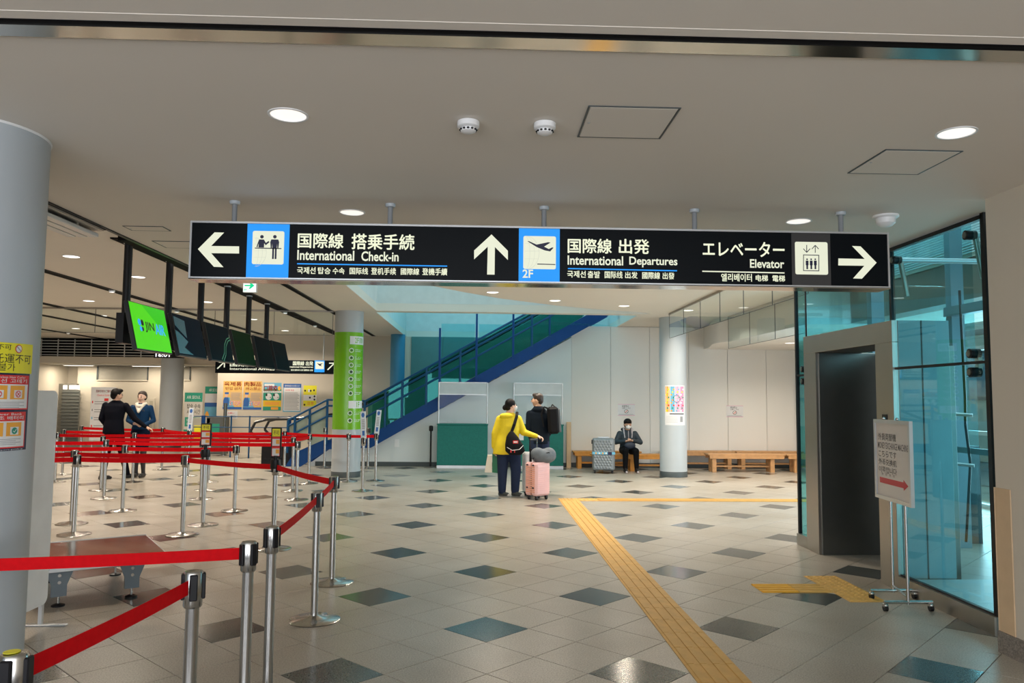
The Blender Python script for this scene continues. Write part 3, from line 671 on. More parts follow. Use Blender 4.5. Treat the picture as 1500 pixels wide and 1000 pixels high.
sb(j,(XG-0.012,5.12,1.79),(XG+0.02,6.30,1.81),black); sb(j,(XG-0.012,8.04,1.79),(XG+0.02,8.28,1.81),black); sb(j,(XG-0.012,5.1,2.78),(XG+0.03,8.30,2.81),black); sb(j,(XG-.01,5.12,0.12),(XG+.02,6.3,.135),black)
j.build('joints', sh)
def spider(y, z, two=True):
    s_ = MB()
    for dz in ((-0.065,0.065) if two else (0,)):
        s_.tube((0-0.022,y-5.1,z+dz),(0.05,y-5.1,z+dz),0.034,black,n=20); s_.tube((-0.03,y-5.1,z+dz),(-0.022,y-5.1,z+dz),0.022,dsteel,n=20)
        if not two: s_.tube((0.05,y-5.1,z+dz),(0.10,y-5.1,z-0.3),0.02,bsteel)
    if two: s_.box((0.03,y-5.1-0.02,z-0.07),(0.06,y-5.1+0.02,z+0.07),bsteel)
    s_.tube((0.05,y-5.1,z),(1.2,y-5.1,z),0.022,alu); s_.build('glass_fitting', sh)
spider(5.27,1.80); spider(8.0-0.0+0.12,1.80); spider(5.27,2.70,False); spider(6.25,2.70,False)
st = MB()
for (x, y) in ((5.1,8.15),(5.1,5.6),(4.25,8.2)): sb(st,(x-.07,y-.05,0),(x+.07,y+.05,5.9),mat('shaft_steel',(0.16,0.30,0.36),0.4,0.3))
sb(st,(5.0,5.2,2.45),(5.1,8.2,2.55),MAT['shaft_steel']); sb(st,(5.02,5.2,1.0),(5.06,8.2,1.06),MAT['shaft_steel']); st.build('steel_frame', sh)
r_ = MB()
for y in (6.0,7.2): sb(r_,(4.9,y,0),(4.94,y+.03,5.9),alu)
for z in (0.9,1.4): r_.tube(S((4.9,7.6,z),(0,0,0))[0],S((4.2,8.1,z+.05),(0,0,0))[0],0.018,alu)
r_.build('guide_rails', sh)
sb(MB(),(XG+.05,5.12,-0.02),(5.4,6.24,0.10),mat('shaft_floor',(0.50,0.60,0.62),0.35)).build('sill_floor', sh)
m_ = MB(); sb(m_,(4.6,6.3,0.0),(5.0,6.7,0.55),dgrey); m_.tube((1.25,2.7,0.75),(1.25,2.7,0.95),0.07,white,n=14); m_.tube((1.25,2.7,0.55),(1.35,2.9,0.80),0.015,black); m_.build('machinery', sh)
q = MB(); sb(q,(5.15,8.35,0),(5.45,8.75,1.05),mat('cabinet_dark',(0.03,0.05,0.06),.5)); q.build('control_cabinet', sh)
q = MB(); q.path([S((5.0,7.9,2.7),(0,0,0))[0],S((5.02,7.9,1.6),(0,0,0))[0],S((4.95,7.8,1.3),(0,0,0))[0],S((5.02,7.85,.9),(0,0,0))[0],S((4.98,7.9,.1),(0,0,0))[0]],.014,black,6); q.build('cable', sh)
q = MB(); q.tube(S((4.55,5.13,.12),(0,0,0))[0],S((4.55,5.13,2.8),(0,0,0))[0],.02,alu); q.build('inner_mullion', sh)
bd = thing('window_blind','pale slatted blind seen through the top of the glass lift shaft','blind',(5.58,8.2,3.22))
for k in range(40): MB().box((-.012,-1.1,.02+k*.030),(.012,3.0,.036+k*.030),white).build('slat', bd)

# upper part of the shaft above the ceiling
struct('wall_shaft', MB().box((3.3,4.95,3.36),(5.7,5.0,6),voidp).box((3.3,11.32,3.36),(5.7,11.4,6),voidp).box((3.34,5.0,3.36),(3.44,11.32,6),voidp).box((3.3,4.95,6),(5.75,11.4,6.05),voidp))
w2 = MB()
for y in (5.0,6.6,8.2,9.8,11.25): w2.box((5.62,y,3.36),(5.68,y+0.07,6),alu)
w2.box((5.62,5.0,4.3),(5.68,11.3,4.36),alu)
win2 = struct('window_2', w2)
for y in (5.07,6.67,8.27,9.87): MB().box((5.645,y,3.36),(5.655,y+1.38+(0.15 if y<9 else 0),6),clearg).build('pane', win2)

# ------------------------------------------------------------------ staircase / escalator
YSt = 17.45
es = thing('escalator','blue escalator rising to the right behind the two travellers','escalator',(-0.5,YSt,0))
def E_(x, z, y=YSt): return (x+0.5, y-YSt, z)
slope = (3.43-0.82)/(2.34+2.28)
zt_ = lambda x: 0.82+(x+2.28)*slope
def stringer(y0, y1, m, name):
    top = [(-4.30,0.02),(-4.12,0.30),(-3.50,0.58),(-2.68,0.60),(-2.28,0.82),(2.55,zt_(2.55))]
    bot = [(3.05,zt_(2.55)),(-1.79,0.80),(-2.45,0.42),(-3.38,0.38),(-3.98,0.0),(-4.30,0.0)]
    MB().prism([E_(x,z,y0) for x,z in top+bot], (0,y1-y0,0), m).build(name, es)
stringer(17.36,17.48,blue,'near_stringer'); stringer(18.72,18.80,blue,'far_stringer')
step = mat('escalator_step',(0.22,0.25,0.24),0.4,0.4)
s_ = MB()
for k in range(26):
    x = -3.0+k*0.2; zs_ = max(0.22,(x+2.2)*slope+0.62 if x>-2.2 else 0.55); s_.box(E_(x,max(0,zs_-.3),17.65),E_(x+0.2,zs_,18.68),step)
s_.build('steps', es)
hr = mat('handrail_black',(0.015,0.016,0.018),0.3)
for y in (17.55,18.68):
    pts = [(-4.95,0.55),(-5.15,0.75),(-5.05,0.95),(-4.80,1.02),(-4.1,1.04),(-3.3,1.15),(-2.6,1.42)]+[(-2.1+0.5*k, zt_(-2.1+0.5*k)+0.72) for k in range(9)]
    MB().path([E_(x,z,y+0.02) for x,z in pts],0.03,hr,8).build('handrail', es)
bal = mat('escalator_side',(0.16,0.30,0.24),0.3)
MB().prism([E_(x,z,18.55) for x,z in ((-2.6,0.6),(-2.6,1.35),(2.4,zt_(2.4)+.65),(2.4,zt_(2.4)-.1))],(0,0.03,0),bal).build('inner_balustrade', es)
MB().box(E_(-4.9,0.0,17.6),E_(-4.3,0.42,18.6),black).build('landing_box', es)
# railing with posts and glass
rl = thing('stair_railing','blue railing with green-tinted glass along the escalator','railing',(-0.5,17.34,0))
def G_(x, z, y=17.34): return (x+0.5, y-17.34, z)
zr = lambda x: 1.45+(x+2.58)*(2.82-1.45)/(-0.14+2.58)
def bar(a, b, r, name, m=blued): MB().tube(G_(*a),G_(*b),r,m,n=8).build(name, rl)
for d in (0, 0.13, 0.36):
    bar((-4.27,1.01-d),(-3.42,1.47-d),0.022,'rail'); bar((-3.42,1.47-d),(-2.58,1.45-d),0.022,'rail'); bar((-2.58,1.45-d),(2.1,zr(2.1)-d),0.024,'rail')
for x in (-4.27,-4.12,-3.80,-3.42,-2.60): bar((x,0.30 if x<-4 else 0.5),(x,(1.45 if x>-3.5 else 1.01+(x+4.27)*.54)),0.028,'post')
for k, x in enumerate((-2.15,-1.78,-1.25,-0.95,-0.5,-0.14,0.68,1.1,1.5)): bar((x,zt_(x)-.02),(x,zr(x)),0.026,'post')
for x, z in ((-0.96,3.09),(-0.14,3.42),(0.68,3.55)): MB().box(G_(x-.022,zt_(x)-.1,17.30),G_(x+.022,z,17.345),blue).build('tall_post', rl)
xs = [-2.55,-1.78,-0.95,-0.14,0.68,1.5,2.3]
for a, b in zip(xs[:-1],xs[1:]):
    MB().prism([G_(a+.02,zt_(a),17.37),G_(b-.02,zt_(b),17.37),G_(b-.02,zr(b)-.02,17.37),G_(a+.02,zr(a)-.02,17.37)],(0,0.01,0),tealg2).build('glass_pane', rl)
for a, b in ((-4.25,-3.85),(-3.8,-3.44)):
    MB().prism([G_(a,.45,17.37),G_(b,.58,17.37),G_(b,1.1+(b+4.27)*.5-.2,17.37),G_(a,1.1+(a+4.27)*.5-.2,17.37)],(0,0.01,0),mat('pale_green_glass_panel',(0.38,0.45,0.36),0.2)).build('glass_pane', rl)
for k, (a, b) in enumerate(((-0.96,-0.16),(-0.12,0.66),(0.70,3.0))):
    MB().prism([G_(a+.03,zr(a)+.03,17.33),G_(b-.02,min(zr(b)+.03,3.19),17.33),G_(b-.02,3.19,17.33),G_(a+.03,3.19,17.33)],(0,0.008,0),glass('screen_glass_%d'%k,(0.50,0.86,0.90),0.02,grey=(.6,.9,.95))).build('glass_screen', rl)
# low blue fence at the escalator foot
fz = thing('low_railing','low thin blue railing in front of the poster wall','railing',(-6.0,19.9,0))
def L_(x, z): return (x+6.0,0,z)
xa, xb = on(283,640,1,19.9).x, on(425,640,1,19.9).x
for z in (1.02,0.75,0.55): MB().tube(L_(xa,z),L_(xb,z),0.012,blued,n=8).build('rail', fz)
for px, r in ((297,0.05),(338,0.02),(365,0.02),(424,0.035)):
    x = on(px,640,1,19.9).x; MB().tube(L_(x,0),L_(x,1.04),r,blue if r>.03 else blued,n=12).build('post', fz)

# ------------------------------------------------------------------ far left: louvres, fascia, wall details
lv = thing('louvre_band','dark louvred ventilation band high across the far left wall','louvre',(-10,23.2,2.66))
MB().box((-3.1,0.12,0.0),(2.95,0.16,0.53),mblack).build('backing', lv)
for k in range(6): MB().bbox((-3.1,0,0.03+k*0.083),(2.95,0.07,0.052+k*0.083),alu,0.003).build('slat', lv)
for k in range(13): MB().box((-2.95+k*0.48,-0.012,0.0),(-2.925+k*0.48,0.0,0.5),alu).build('upright', lv)
struct('wall_fascia', MB().box((-13.1,23.18,2.46),(-7.05,23.9,2.655),bpaint).box((-13.1,23.9,2.455),(-7.05,25.05,2.50),wpaint))
fl_ = mat('tube_lamp',(1,1,1),0.4,emit=(1.0,0.90,0.72),es=2.6)
for x, w_, lb in ((-12.3,0.9,'slim strip light under the far left fascia, left one'),(-9.9,1.6,'slim strip light under the far left fascia, right one')):
    o = thing('strip_light', lb, 'ceiling light', (x,24.1,2.45)); MB().box((-w_/2,-.05,-.03),(w_/2,.05,0),white).build('housing', o); MB().box((-w_/2+.02,-.035,-.036),(w_/2-.02,.035,-.03),fl_).build('tube', o)
    l = bpy.data.lights.new('strip', 'AREA'); l.shape='RECTANGLE'; l.size=w_; l.size_y=0.1; l.energy=22; l.color=(1,0.88,0.70)
    q = bpy.data.objects.new('strip_lamp_light', l); C.objects.link(q); q.parent=o; q.location=(0,0,-0.05)
def onw(x, y, Y=24.7): return on(x,y,1,Y)
# framed recess panels on the far wall
for (a,b,c,d,lb) in ((142,537,218,556,'wide shallow recessed panel above the staff on the far wall'),(262,537,280,556,'small recessed panel right of the far column')):
    p = onw(a,d); q = onw(c,b)
    o = thing('recess_panel',lb,'wall panel',(p.x,24.69,p.z)); w_,h_=q.x-p.x,q.z-p.z
    MB().box((0,-.01,0),(w_,0,h_),mat('recess_paint',(0.36,0.34,0.29),0.6)).build('panel', o); MB().box((0,-.03,-.03),(w_,0,0),bpaint).box((w_-.03,-.03,0),(w_,0,h_),dgrey).box((0,-.03,0),(.05,0,h_),dgrey).build('frame', o)
p = onw(62,660); q = onw(116,562)
o = struct('door_1', MB().box((-12.62-.9,24.55,0),(q.x,24.69,q.z),mat('doorway_dark',(0.20,0.19,0.16),0.6)).box((on(90,600,1,24.5).x,24.50,0),(on(115,600,1,24.5).x,24.56,q.z-.2),mat('shutter_grey',(0.16,0.17,0.16),0.5)))
s_ = MB()
for k in range(16): s_.box((on(90,600,1,24.5).x,24.49,0.1+k*.1),(on(115,600,1,24.5).x,24.50,0.11+k*.1),dgrey)
s_.build('shutter_ribs', o)
s_ = MB(); f = frame((0,24.53,0),(1,0,0),(0,0,1),(0,-1,0))
lw = mat('lit_white',(0.9,0.9,0.9),0.4,emit=(0.95,0.92,0.85),es=0.9)
for a,c in ((69,82),(92,98),(101,116)):
    x0,x1 = on(a,565,1,24.5).x,on(c,565,1,24.5).x; z0,z1 = on(a,570,1,24.5).z,on(a,564,1,24.5).z; s_.rect(f,x0,z0,x1,z1,lw,.01)
    if a>90: s_.text(f,'◎ 案' if c<99 else '出 口',x0+.03,z0+.02,x1-.03,z1-.02,P_['red'],.012)
tag(s_.build('door_signs'),'row of small lit signs above the far left doorway','sign')
# wooden door frame at (215-228)
p = on(214,660,1,24.69); q = on(228,583,1,24.69)
o = struct('door_2', MB().bbox((p.x,24.64,0),(q.x,24.69,q.z),bpaint).bbox((p.x+.06,24.63,0.1),(q.x-.06,24.64,q.z-.08),mat('door_beige',(0.52,0.47,0.37),0.5)))

# ------------------------------------------------------------------ posters
def poster(x0, y0, x1, y1, Y, label, draw, cat='poster', name='poster', th=0.004):
    a = on(x0,y1,1,Y-th); b = on(x1,y0,1,Y-th); w_,h_ = b.x-a.x,b.z-a.z
    o = thing(name,label,cat,(a.x,Y-th,a.z)); MB().box((0,0,0),(w_,th-.0005,h_),paper).build('sheet', o)
    sh_ = [c for c in bpy.data.objects if c.parent is o][0]
    g = MB(); f = lambda p,q,w=0: Vector((p*w_,-0.0003-w,q*h_)); draw(g,f); g.build('print', sh_, 0); return o
def lines(g, f, x0, x1, y0, y1, n, m=None, t=0.35):
    for k in range(n):
        y = y0+(y1-y0)*k/n; g.rect(f,x0,y,x1-(k*7%5)*0.03*(x1-x0),y+(y1-y0)/n*t,m or P_['grey'],.0012)
def customs(t1, t2):
    def d(g, f):
        g.rect(f,0,0,1,1,P_['yellow'] if False else mat('poster_amber',(0.80,0.50,0.15),.55),.0004); g.rect(f,0.38,0.3,0.98,0.62,P_['tan'],.0008)
        g.text(f,t1,.05,.82,.95,.97,P_['red'],.001,.02); g.text(f,t2,.12,.68,.95,.79,P_['red'],.001,.01); lines(g,f,.42,.94,.33,.60,6)
        g.rect(f,0,0,1,.08,P_['blue'],.0008); g.shape(f,[(.0,.08),(.6,.08),(.5,.3),(.35,.42),(.05,.4)],P_['sky'],.0006)
        g.shape(f,[(.02,.1),(.30,.1),(.33,.3),(.28,.42),(.08,.42),(.02,.3)],P_['blue'],.0011); g.disc(f,.18,.49,.07,mat('print_skin',(.75,.5,.38),.6),.0011); g.rect(f,.09,.53,.30,.60,P_['blue'],.0013)
        g.text(f,'STOP',.35,.13,.95,.29,P_['white'],.0013,.05); g.text(f,'STOP',.36,.135,.94,.28,P_['red'],.0016,.0)
    return d
PY = 21.2
poster(326,558,355.3,599,PY,'orange import ban poster with Korean heading, leftmost on the back wall',customs('육제품','반입 금지'))
poster(355.6,558.3,384,599.6,PY,'orange import ban poster with Chinese characters, second from the left',customs('肉製品','持込禁止'))
def fmd(g, f):
    g.rect(f,0,.78,1,1,P_['sky'],.0004); g.rect(f,0,.36,1,.78,P_['green'],.0004); g.rect(f,0,.14,1,.36,mat('print_amber',(.85,.55,.02),.5),.0005); g.rect(f,0,0,1,.14,P_['green'],.0004)
    g.text(f,'口蹄疫',.03,.70,.78,.90,P_['red'],.001,.03); g.rect(f,.0,.64,1,.70,P_['white'],.0006); g.text(f,'畜産農家を守ろう',.03,.65,.9,.69,P_['black'],.001); g.rect(f,.05,.88,.6,.96,P_['white'],.0006)
    for x in (.3,.72): g.disc(f,x,.5,.17,P_['white'],.0008,ry=.12); g.disc(f,x-.12,.56,.05,P_['black'],.001); g.disc(f,x+.1,.47,.03,P_['grey'],.001)
    g.rect(f,.1,.2,.9,.31,P_['orange'],.0007); g.rect(f,.45,.03,.85,.12,P_['orange'],.0007); g.disc(f,.88,.8,.08,P_['orange'],.0008)
poster(385,560.5,412.5,601,PY,'teal and yellow livestock disease poster, middle of the back wall row',fmd)
def notice(g, f):
    g.rect(f,0,0,1,1,P_['sky'],.0002); g.rect(f,.04,.04,.96,.96,P_['white'],.0004); g.rect(f,0,.86,1,1,P_['blue'],.0006); g.text(f,'動物検疫のお知らせ',.08,.89,.9,.96,P_['white'],.001); g.text(f,'手荷物 検査',.12,.74,.6,.8,P_['red'],.001); lines(g,f,.08,.9,.08,.72,13)
poster(414,562,441.5,603,PY,'white notice poster with a blue header, fourth on the back wall',notice)
def yn(g, f):
    g.rect(f,0,0,1,1,P_['yellow'],.0004); g.rect(f,0,.28,1,.55,P_['white'],.0006)
    for x,y in ((.12,.75),(.4,.75),(.55,.75),(.8,.77),(.5,.42),(.85,.48),(.85,.33),(.1,.08)): g.disc(f,x,y,.07,P_['black'],.0009,12,.05)
    g.rect(f,.35,.68,.48,.82,P_['white'],.001); g.text(f,'注意',.3,.08,.8,.22,P_['red'],.001)
poster(444,564.5,464,595,PY,'small yellow notice poster, rightmost on the back wall',yn)
poster(332,602,348,612.5,PY,'small white paper taped below the Korean poster',lambda g,f:(g.text(f,'お願い',.1,.6,.7,.85,P_['red'],.001),lines(g,f,.1,.9,.15,.5,3)))
def nosmoke(g, f):
    g.rect(f,0,0,1,.03,P_['pink'],.0006).rect(f,0,.97,1,1,P_['pink'],.0006); g.text(f,'飲食禁止',.25,.74,.65,.93,P_['black'],.001); g.text(f,'お願いします',.25,.6,.75,.72,P_['black'],.001)
    g.disc(f,.5,.38,.12,P_['black'],.0008,ry=.17); g.disc(f,.5,.38,.095,P_['white'],.001,ry=.135); ln(g,f,(.42,.27),(.58,.49),.03,P_['red'],.0013); g.text(f,'人',.45,.3,.55,.46,P_['red'],.0012); lines(g,f,.05,.95,.06,.18,2)
poster(905,592,930,608.5,17.6,'white notice paper on the wall above the seated traveller',nosmoke,'notice','wall_notice')
poster(1064,594,1088.5,610.5,17.6,'white notice paper on the wall above the pine benches, right of the column',nosmoke,'notice','wall_notice')
# poster on column C
ang = math.atan2(-15.6, -3.86)
cf = cylframe(3.86,15.60,0.271,0,ang+0.12)
z0_, z1_ = on(980,622.5,1,15.35).z, on(980,564,1,15.35).z
pc = thing('column_poster','colourful festival poster wrapped on the right grey column','poster',(3.86,15.60,0)); 
def rel(cfn, x, y): return lambda a,b,w=0: cfn(a,b,w)-Vector((x,y,0))
cf2 = rel(cf,3.86,15.60); g = MB(); g.rect(cf2,-.20,z0_,.24,z1_,paper,.001,.04); g.build('sheet', pc, 0)
g = MB(); hh = z1_-z0_
for i,(u0,m1,m2) in enumerate(((-.185,P_['orange'],P_['yellow']),(-.085,P_['sky'],P_['orange']),(.015,P_['pink'],P_['sky']),(.115,P_['pink'],P_['white']))):
    g.rect(cf2,u0,z0_+hh*.33,u0+.085,z1_-hh*.03,m1,.0015,.04)
    for k in range(9): g.disc(cf2,u0+.02+.045*((k*7)%3)/2,z0_+hh*(.36+.067*k),.018,[m2,P_['green'],P_['red'],P_['yellow']][k%4] if k%3 else m2,.002,10)
g.disc(cf2,.04,z0_+hh*.66,.075,ink,.003,24); g.text(cf2,'FESTIVAL',-.01,z0_+hh*.68,.09,z0_+hh*.71,P_['white'],.004); g.text(cf2,'2025',-.005,z0_+hh*.62,.08,z0_+hh*.65,P_['white'],.004)
g.rect(cf2,-.10,z0_+hh*.27,.20,z0_+hh*.295,P_['black'],.002,.04)
for k in range(5): g.rect(cf2,-.17,z0_+hh*(.07+k*.035),.06,z0_+hh*(.075+k*.035),P_['grey'],.002,.04)
g.rect(cf2,.11,z0_+hh*.08,.17,z0_+hh*.22,P_['grey'],.002,.04); g.build('print', pc, 0)
# lime directory wrapped on column B
aB = math.atan2(-15.24, 2.62)
zg0, zg1 = on(512,629,1,14.97).z, on(512,486,1,14.97).z
gr = MB().lathe((0,0,0),[(0.278,zg0),(0.278,zg1)],P_['lime'],64); gr.build('green_wrap', colB)
cb = rel(cylframe(-2.62,15.24,0.2785,0,aB),-2.62,15.24)
g = MB(); zz = lambda y: on(520,y,1,14.97).z
g.rect(cb,.02,zz(504),.40,zz(492),P_['white'],.001,.03); g.text(cb,'2F',.12,zz(502),.20,zz(494),P_['lime'],.002,.01); g.text(cb,'国際線',.22,zz(502),.34,zz(494),P_['lime'],.002)
g.rect(cb,.02,zz(598),.40,zz(587),P_['white'],.001,.03); g.text(cb,'1F',.18,zz(596.5),.26,zz(588.5),P_['lime'],.002,.01)
for k,(y,t_) in enumerate(((513,'✈'),(524,'♿'),(534.5,'R'),(544.5,'■'),(555,'▼'),(565.5,'◔'),(576,'▲'),(605,'♿'),(616,'▼'))):
    g.disc(cb,.055,zz(y),.045,P_['white'],.001,20)
    if t_ in '■R◔': g.rect(cb,.038,zz(y)-.02,.075,zz(y)+.02,ink,.002) if t_=='■' else g.text(cb,'R' if t_=='R' else 'C',.038,zz(y)-.022,.075,zz(y)+.022,ink,.002)
    elif t_=='✈': g.shape(cb,[(.02,zz(y)-.005),(.05,zz(y)+.01),(.09,zz(y)+.015),(.07,zz(y)),(.06,zz(y)-.02),(.05,zz(y)-.005)],ink,.002)
    else:
        s1 = -1 if t_=='▼' else 1; g.shape(cb,[(.028,zz(y)+s1*-.012),(.082,zz(y)+s1*-.012),(.055,zz(y)+s1*.022)],ink,.002); g.disc(cb,.055,zz(y)+.012,.014,ink,.002,10)
    g.text(cb,['出発ロビー','トイレ','レストラン','売店','コンビニ','待合室','展望','インフォ','両替'][k],.13,zz(y)-.0,.30,zz(y)+.026,P_['white'],.002); g.rect(cb,.13,zz(y)-.02,.26,zz(y)-.013,P_['white'],.002,.03)
g.build('directory_print', colB, 0)
# notices wrapped on column A
xA, yA, rA = -2.575, 3.89, 0.351
aA = math.atan2(-yA, -xA)-0.0
cA = cylframe(xA,yA,rA,0,aA)
def cinv(px):    # wrapped u coordinate on column A whose picture lands at pixel column px (at eye height)
    best = None
    for i in range(400):
        u_ = -0.5+i*0.0025; p = cA(u_,1.5,0); v = p-EP; X_ = 750+FPX*v.dot(Rt)/v.dot(Fw)
        if best is None or abs(X_-px) < best[0]: best = (abs(X_-px), u_)
    return best[1]
uR = cinv(43); cAr = rel(cA,xA,yA); na = thing('column_notice','yellow prohibited luggage notice above red-framed battery notices on the near column','notice',(xA,yA,0))
zA = lambda y: on(30,y,1,3.62).z
g = MB(); g.rect(cAr,uR-.52,zA(545),uR,zA(499),P_['yellow'],.003,.03); g.rect(cAr,uR-.53,zA(664),uR-.012,zA(545),ink,.002,.03); g.build('backing', na, 0)
g = MB()
g.text(cAr,'託運不可',uR-.225,zA(530),uR-.015,zA(515.5),P_['black'],.004,.0); g.text(cAr,'不可',uR-.21,zA(510),uR-.14,zA(502),P_['black'],.004); g.text(cAr,'위탁 불가',uR-.30,zA(542),uR-.115,zA(530.5),P_['black'],.004)
g.disc(cAr,uR-.10,zA(507.5),.020,P_['red'],.004); g.disc(cAr,uR-.10,zA(507.5),.016,P_['white'],.005); ln(g,cAr,(uR-.112,zA(504)),(uR-.088,zA(511)),.005,P_['grey'],.006)
for (ya,yb,off,t1,t2,mk) in ((548,601,-.02,'Wireless Hair Curler','무선 고데기','x'),(604.5,660,-.03,'Power Bank','보조 배터리','v')):
    g.rect(cAr,uR-.5,zA(yb),uR+off,zA(ya),P_['red'],.0035,.03); g.rect(cAr,uR-.5,zA(yb-2),uR+off-.008,zA(ya+14),P_['white'],.0045,.03)
    g.text(cAr,t1,uR-.22,zA(ya+5),uR+off-.03,zA(ya+1.5),P_['white'],.006); g.text(cAr,t2,uR-.22,zA(ya+12),uR+off-.02,zA(ya+6),P_['white'],.006,.01)
    for d_ in (0,.10):
        x1_ = uR+off-.03-d_; g.rect(cAr,x1_-.085,zA(ya+37),x1_,zA(ya+16),P_['orange'],.0055,.03); g.rect(cAr,x1_-.065,zA(ya+35),x1_-.018,zA(ya+23),P_['white'],.0065)
        c_ = (x1_-.042,zA(ya+29)); g.disc(cAr,*c_,.016,P_['red'] if mk=='x' else P_['green'],.0075)
        if mk=='x': g.disc(cAr,*c_,.012,P_['white'],.008); ln(g,cAr,(c_[0]-.008,c_[1]-.008),(c_[0]+.008,c_[1]+.008),.004,P_['red'],.0085); ln(g,cAr,(c_[0]-.008,c_[1]+.008),(c_[0]+.008,c_[1]-.008),.004,P_['red'],.0085)
        else: ln(g,cAr,(c_[0]-.008,c_[1]),(c_[0]-.002,c_[1]-.007),.003,P_['white'],.0085); ln(g,cAr,(c_[0]-.002,c_[1]-.007),(c_[0]+.009,c_[1]+.008),.003,P_['white'],.0085)
    for k in range(4): g.rect(cAr,uR-.28,zA(ya+42+k*2.6),uR+off-.03-(k%2)*.03,zA(ya+41.3+k*2.6),P_['grey'],.0055,.03)
g.text(cAr,'www.airport-guide.jp',uR-.25,zA(663.5),uR-.04,zA(661),P_['white'],.004)
g.build('print', na, 0)

# second hanging sign
YS2 = 20.3
a = on(315,546,1,YS2); b = on(490,528,1,YS2)
s2g = thing('hanging_sign','small distant black hanging sign over the posters with a slanting arrow','sign',(a.x,YS2,a.z)); w_,h_ = b.x-a.x,b.z-a.z
MB().box((0,0,0),(w_,0.12,h_),sface).build('housing', s2g)
g = MB(); U_ = YS2/1135; f = lambda p,q,w=0: Vector(((p-315)*U_, -0.001-w, h_-(q-528.5)*U_))
def fT(txt,x0,y0,x1,y1,m=cream): 
    ff = lambda a_,b_,w=0: Vector((a_,-0.001-w,b_)); g.text(ff,txt,(x0-315)*U_,h_-(y1-528.5)*U_,(x1-315)*U_,h_-(y0-528.5)*U_,m,.003,.02)
fT('国際線 出発',426,530,455,536); fT('International Departures',415,537,455,540); fT('국제선 출발 国际线 出发 國際線 出發',416,541.5,455,544); fT('国際線 到着',336,533,400,538.5); fT('International Arrivals',336,540,400,543.5)
g.rect(f,457,545.5,471.5,528.5,lblue,.001); g.rect(f,458.5,541,470.5,530,cream,.002); g.shape(f,[(460,532),(464,533.5),(469,532.5),(466,535),(468,537),(464,536)],ink,.003)
for x_, m in ((482,cream),(324,cream)):
    for (p1,p2) in (((x_-6,542),(x_+3,533)),((x_-4,532.3),(x_+4.4,532.3)),((x_+4,532),(x_+4,540))): ln(g,f,p1,p2,1.7*U_*0+1.7,m,.003)
g.build('lettering', s2g, 0)
for x_ in (0.3,1.2,w_-.3): MB().tube((x_,.06,h_),(x_,.06,HIGH-a.z),0.012,alu,n=8).build('rod', s2g)
# clock board
a = on(225,524,1,21.4); b = on(250,515.5,1,21.4)
ck = thing('clock_board','black digital clock board on top of the far column','clock',(a.x,21.4,a.z)); w_,h_=b.x-a.x,b.z-a.z
MB().bbox((0,0,0),(w_+.35,.08,h_),black,.004).build('housing', ck); f = lambda p,q,w=0: Vector((p,-.001-w,q))
MB().text(f,'16:01',.05,.03,w_-.02,h_-.03,mat('clock_digits',(1,1,1),.5,emit=(.9,.9,1),es=1),.002,.02).build('digits', ck, 0)
MB().tube((w_/2,.04,h_),(w_/2,.04,HIGH-a.z-h_+h_),.012,alu,n=8).build('rod', ck)

# ------------------------------------------------------------------ standing boards at left
def stander(px0,py0,px1,py1,Y,label,draw,name='standing_board',lean=0,feet=True,m=None,cat='board'):
    a = on(px0,py1,1,Y); b = on(px1,py0,1,Y); w_,h_ = b.x-a.x,b.z-a.z
    o = thing(name,label,cat,(a.x,Y,0)); z = max(a.z,0.02)
    MB().bbox((0,0,z),(w_,.03,z+h_),m or paper,.004).build('panel', o)
    g = MB(); f = lambda p,q,w=0: Vector((p*w_,-0.001-w,z+q*h_)); draw(g,f); g.build('print', o, 0)
    if z > .05:
        for x_ in (.06,w_-.06): MB().tube((x_,.05,0),(x_,.05,z+h_*.5),.014,alu,n=8).build('leg', o)
        MB().box((.0,-.12,0),(.05,.2,.02),alu).box((w_-.05,-.12,0),(w_,.2,.02),alu).build('foot', o)
    return o
def seoul(g, f):
    g.rect(f,0,0,1,1,flat('board_grey',(.62,.60,.55)),.0003); g.rect(f,0,.82,1,1,P_['green'],.0006); g.text(f,'AIR SEOUL',.12,.88,.88,.94,P_['white'],.001); g.text(f,'탑승 수속',.15,.69,.9,.78,P_['black'],.001,.01); g.text(f,'시작 시간',.15,.58,.9,.67,P_['black'],.001,.01)
    g.rect(f,.05,.34,.9,.52,P_['green'],.0006); g.text(f,'탑승수속 마감',.15,.44,.8,.49,P_['white'],.001); g.text(f,'출발 시각 전',.15,.37,.75,.42,P_['white'],.001); g.rect(f,0,0,.85,.28,P_['green'],.0006); g.rect(f,.1,.12,.7,.24,P_['white'],.001)
stander(268,575,297,650,21.2-.2+.5,'tall green and grey check-in time board in Korean beside the far column',seoul)
def shopb(g, f): g.rect(f,0,.86,1,1,P_['green'],.0006); g.text(f,'AIR SEOUL',.3,.9,.95,.96,P_['white'],.001); g.rect(f,0,.0,1,.66,P_['sky'],.0005); g.rect(f,0,.6,1,.68,P_['blue'],.0007); g.disc(f,.2,.33,.18,P_['orange'],.001); g.disc(f,.6,.35,.2,P_['red'],.001,ry=.07); g.rect(f,.1,.1,.95,.2,P_['pink'],.001)
stander(298,566,320,640,22.2,'poster board with green header partly behind the corner of the back wall',shopb)
def listb(g, f):
    g.text(f,'搭乗手続のご案内',.2,.9,.8,.95,P_['red'],.001,.01); g.text(f,'Check-in Guide',.25,.83,.75,.87,P_['red'],.001)
    for k in range(5): g.disc(f,.08,.72-k*.15,.025,[P_['red'],P_['grey'],P_['sky'],P_['red'],P_['grey']][k],.001); lines(g,f,.16,.75,.68-k*.15,.76-k*.15,2); 
    for k in range(3): g.rect(f,.55,.74-k*.2,.72,.79-k*.2,P_['red'],.0013)
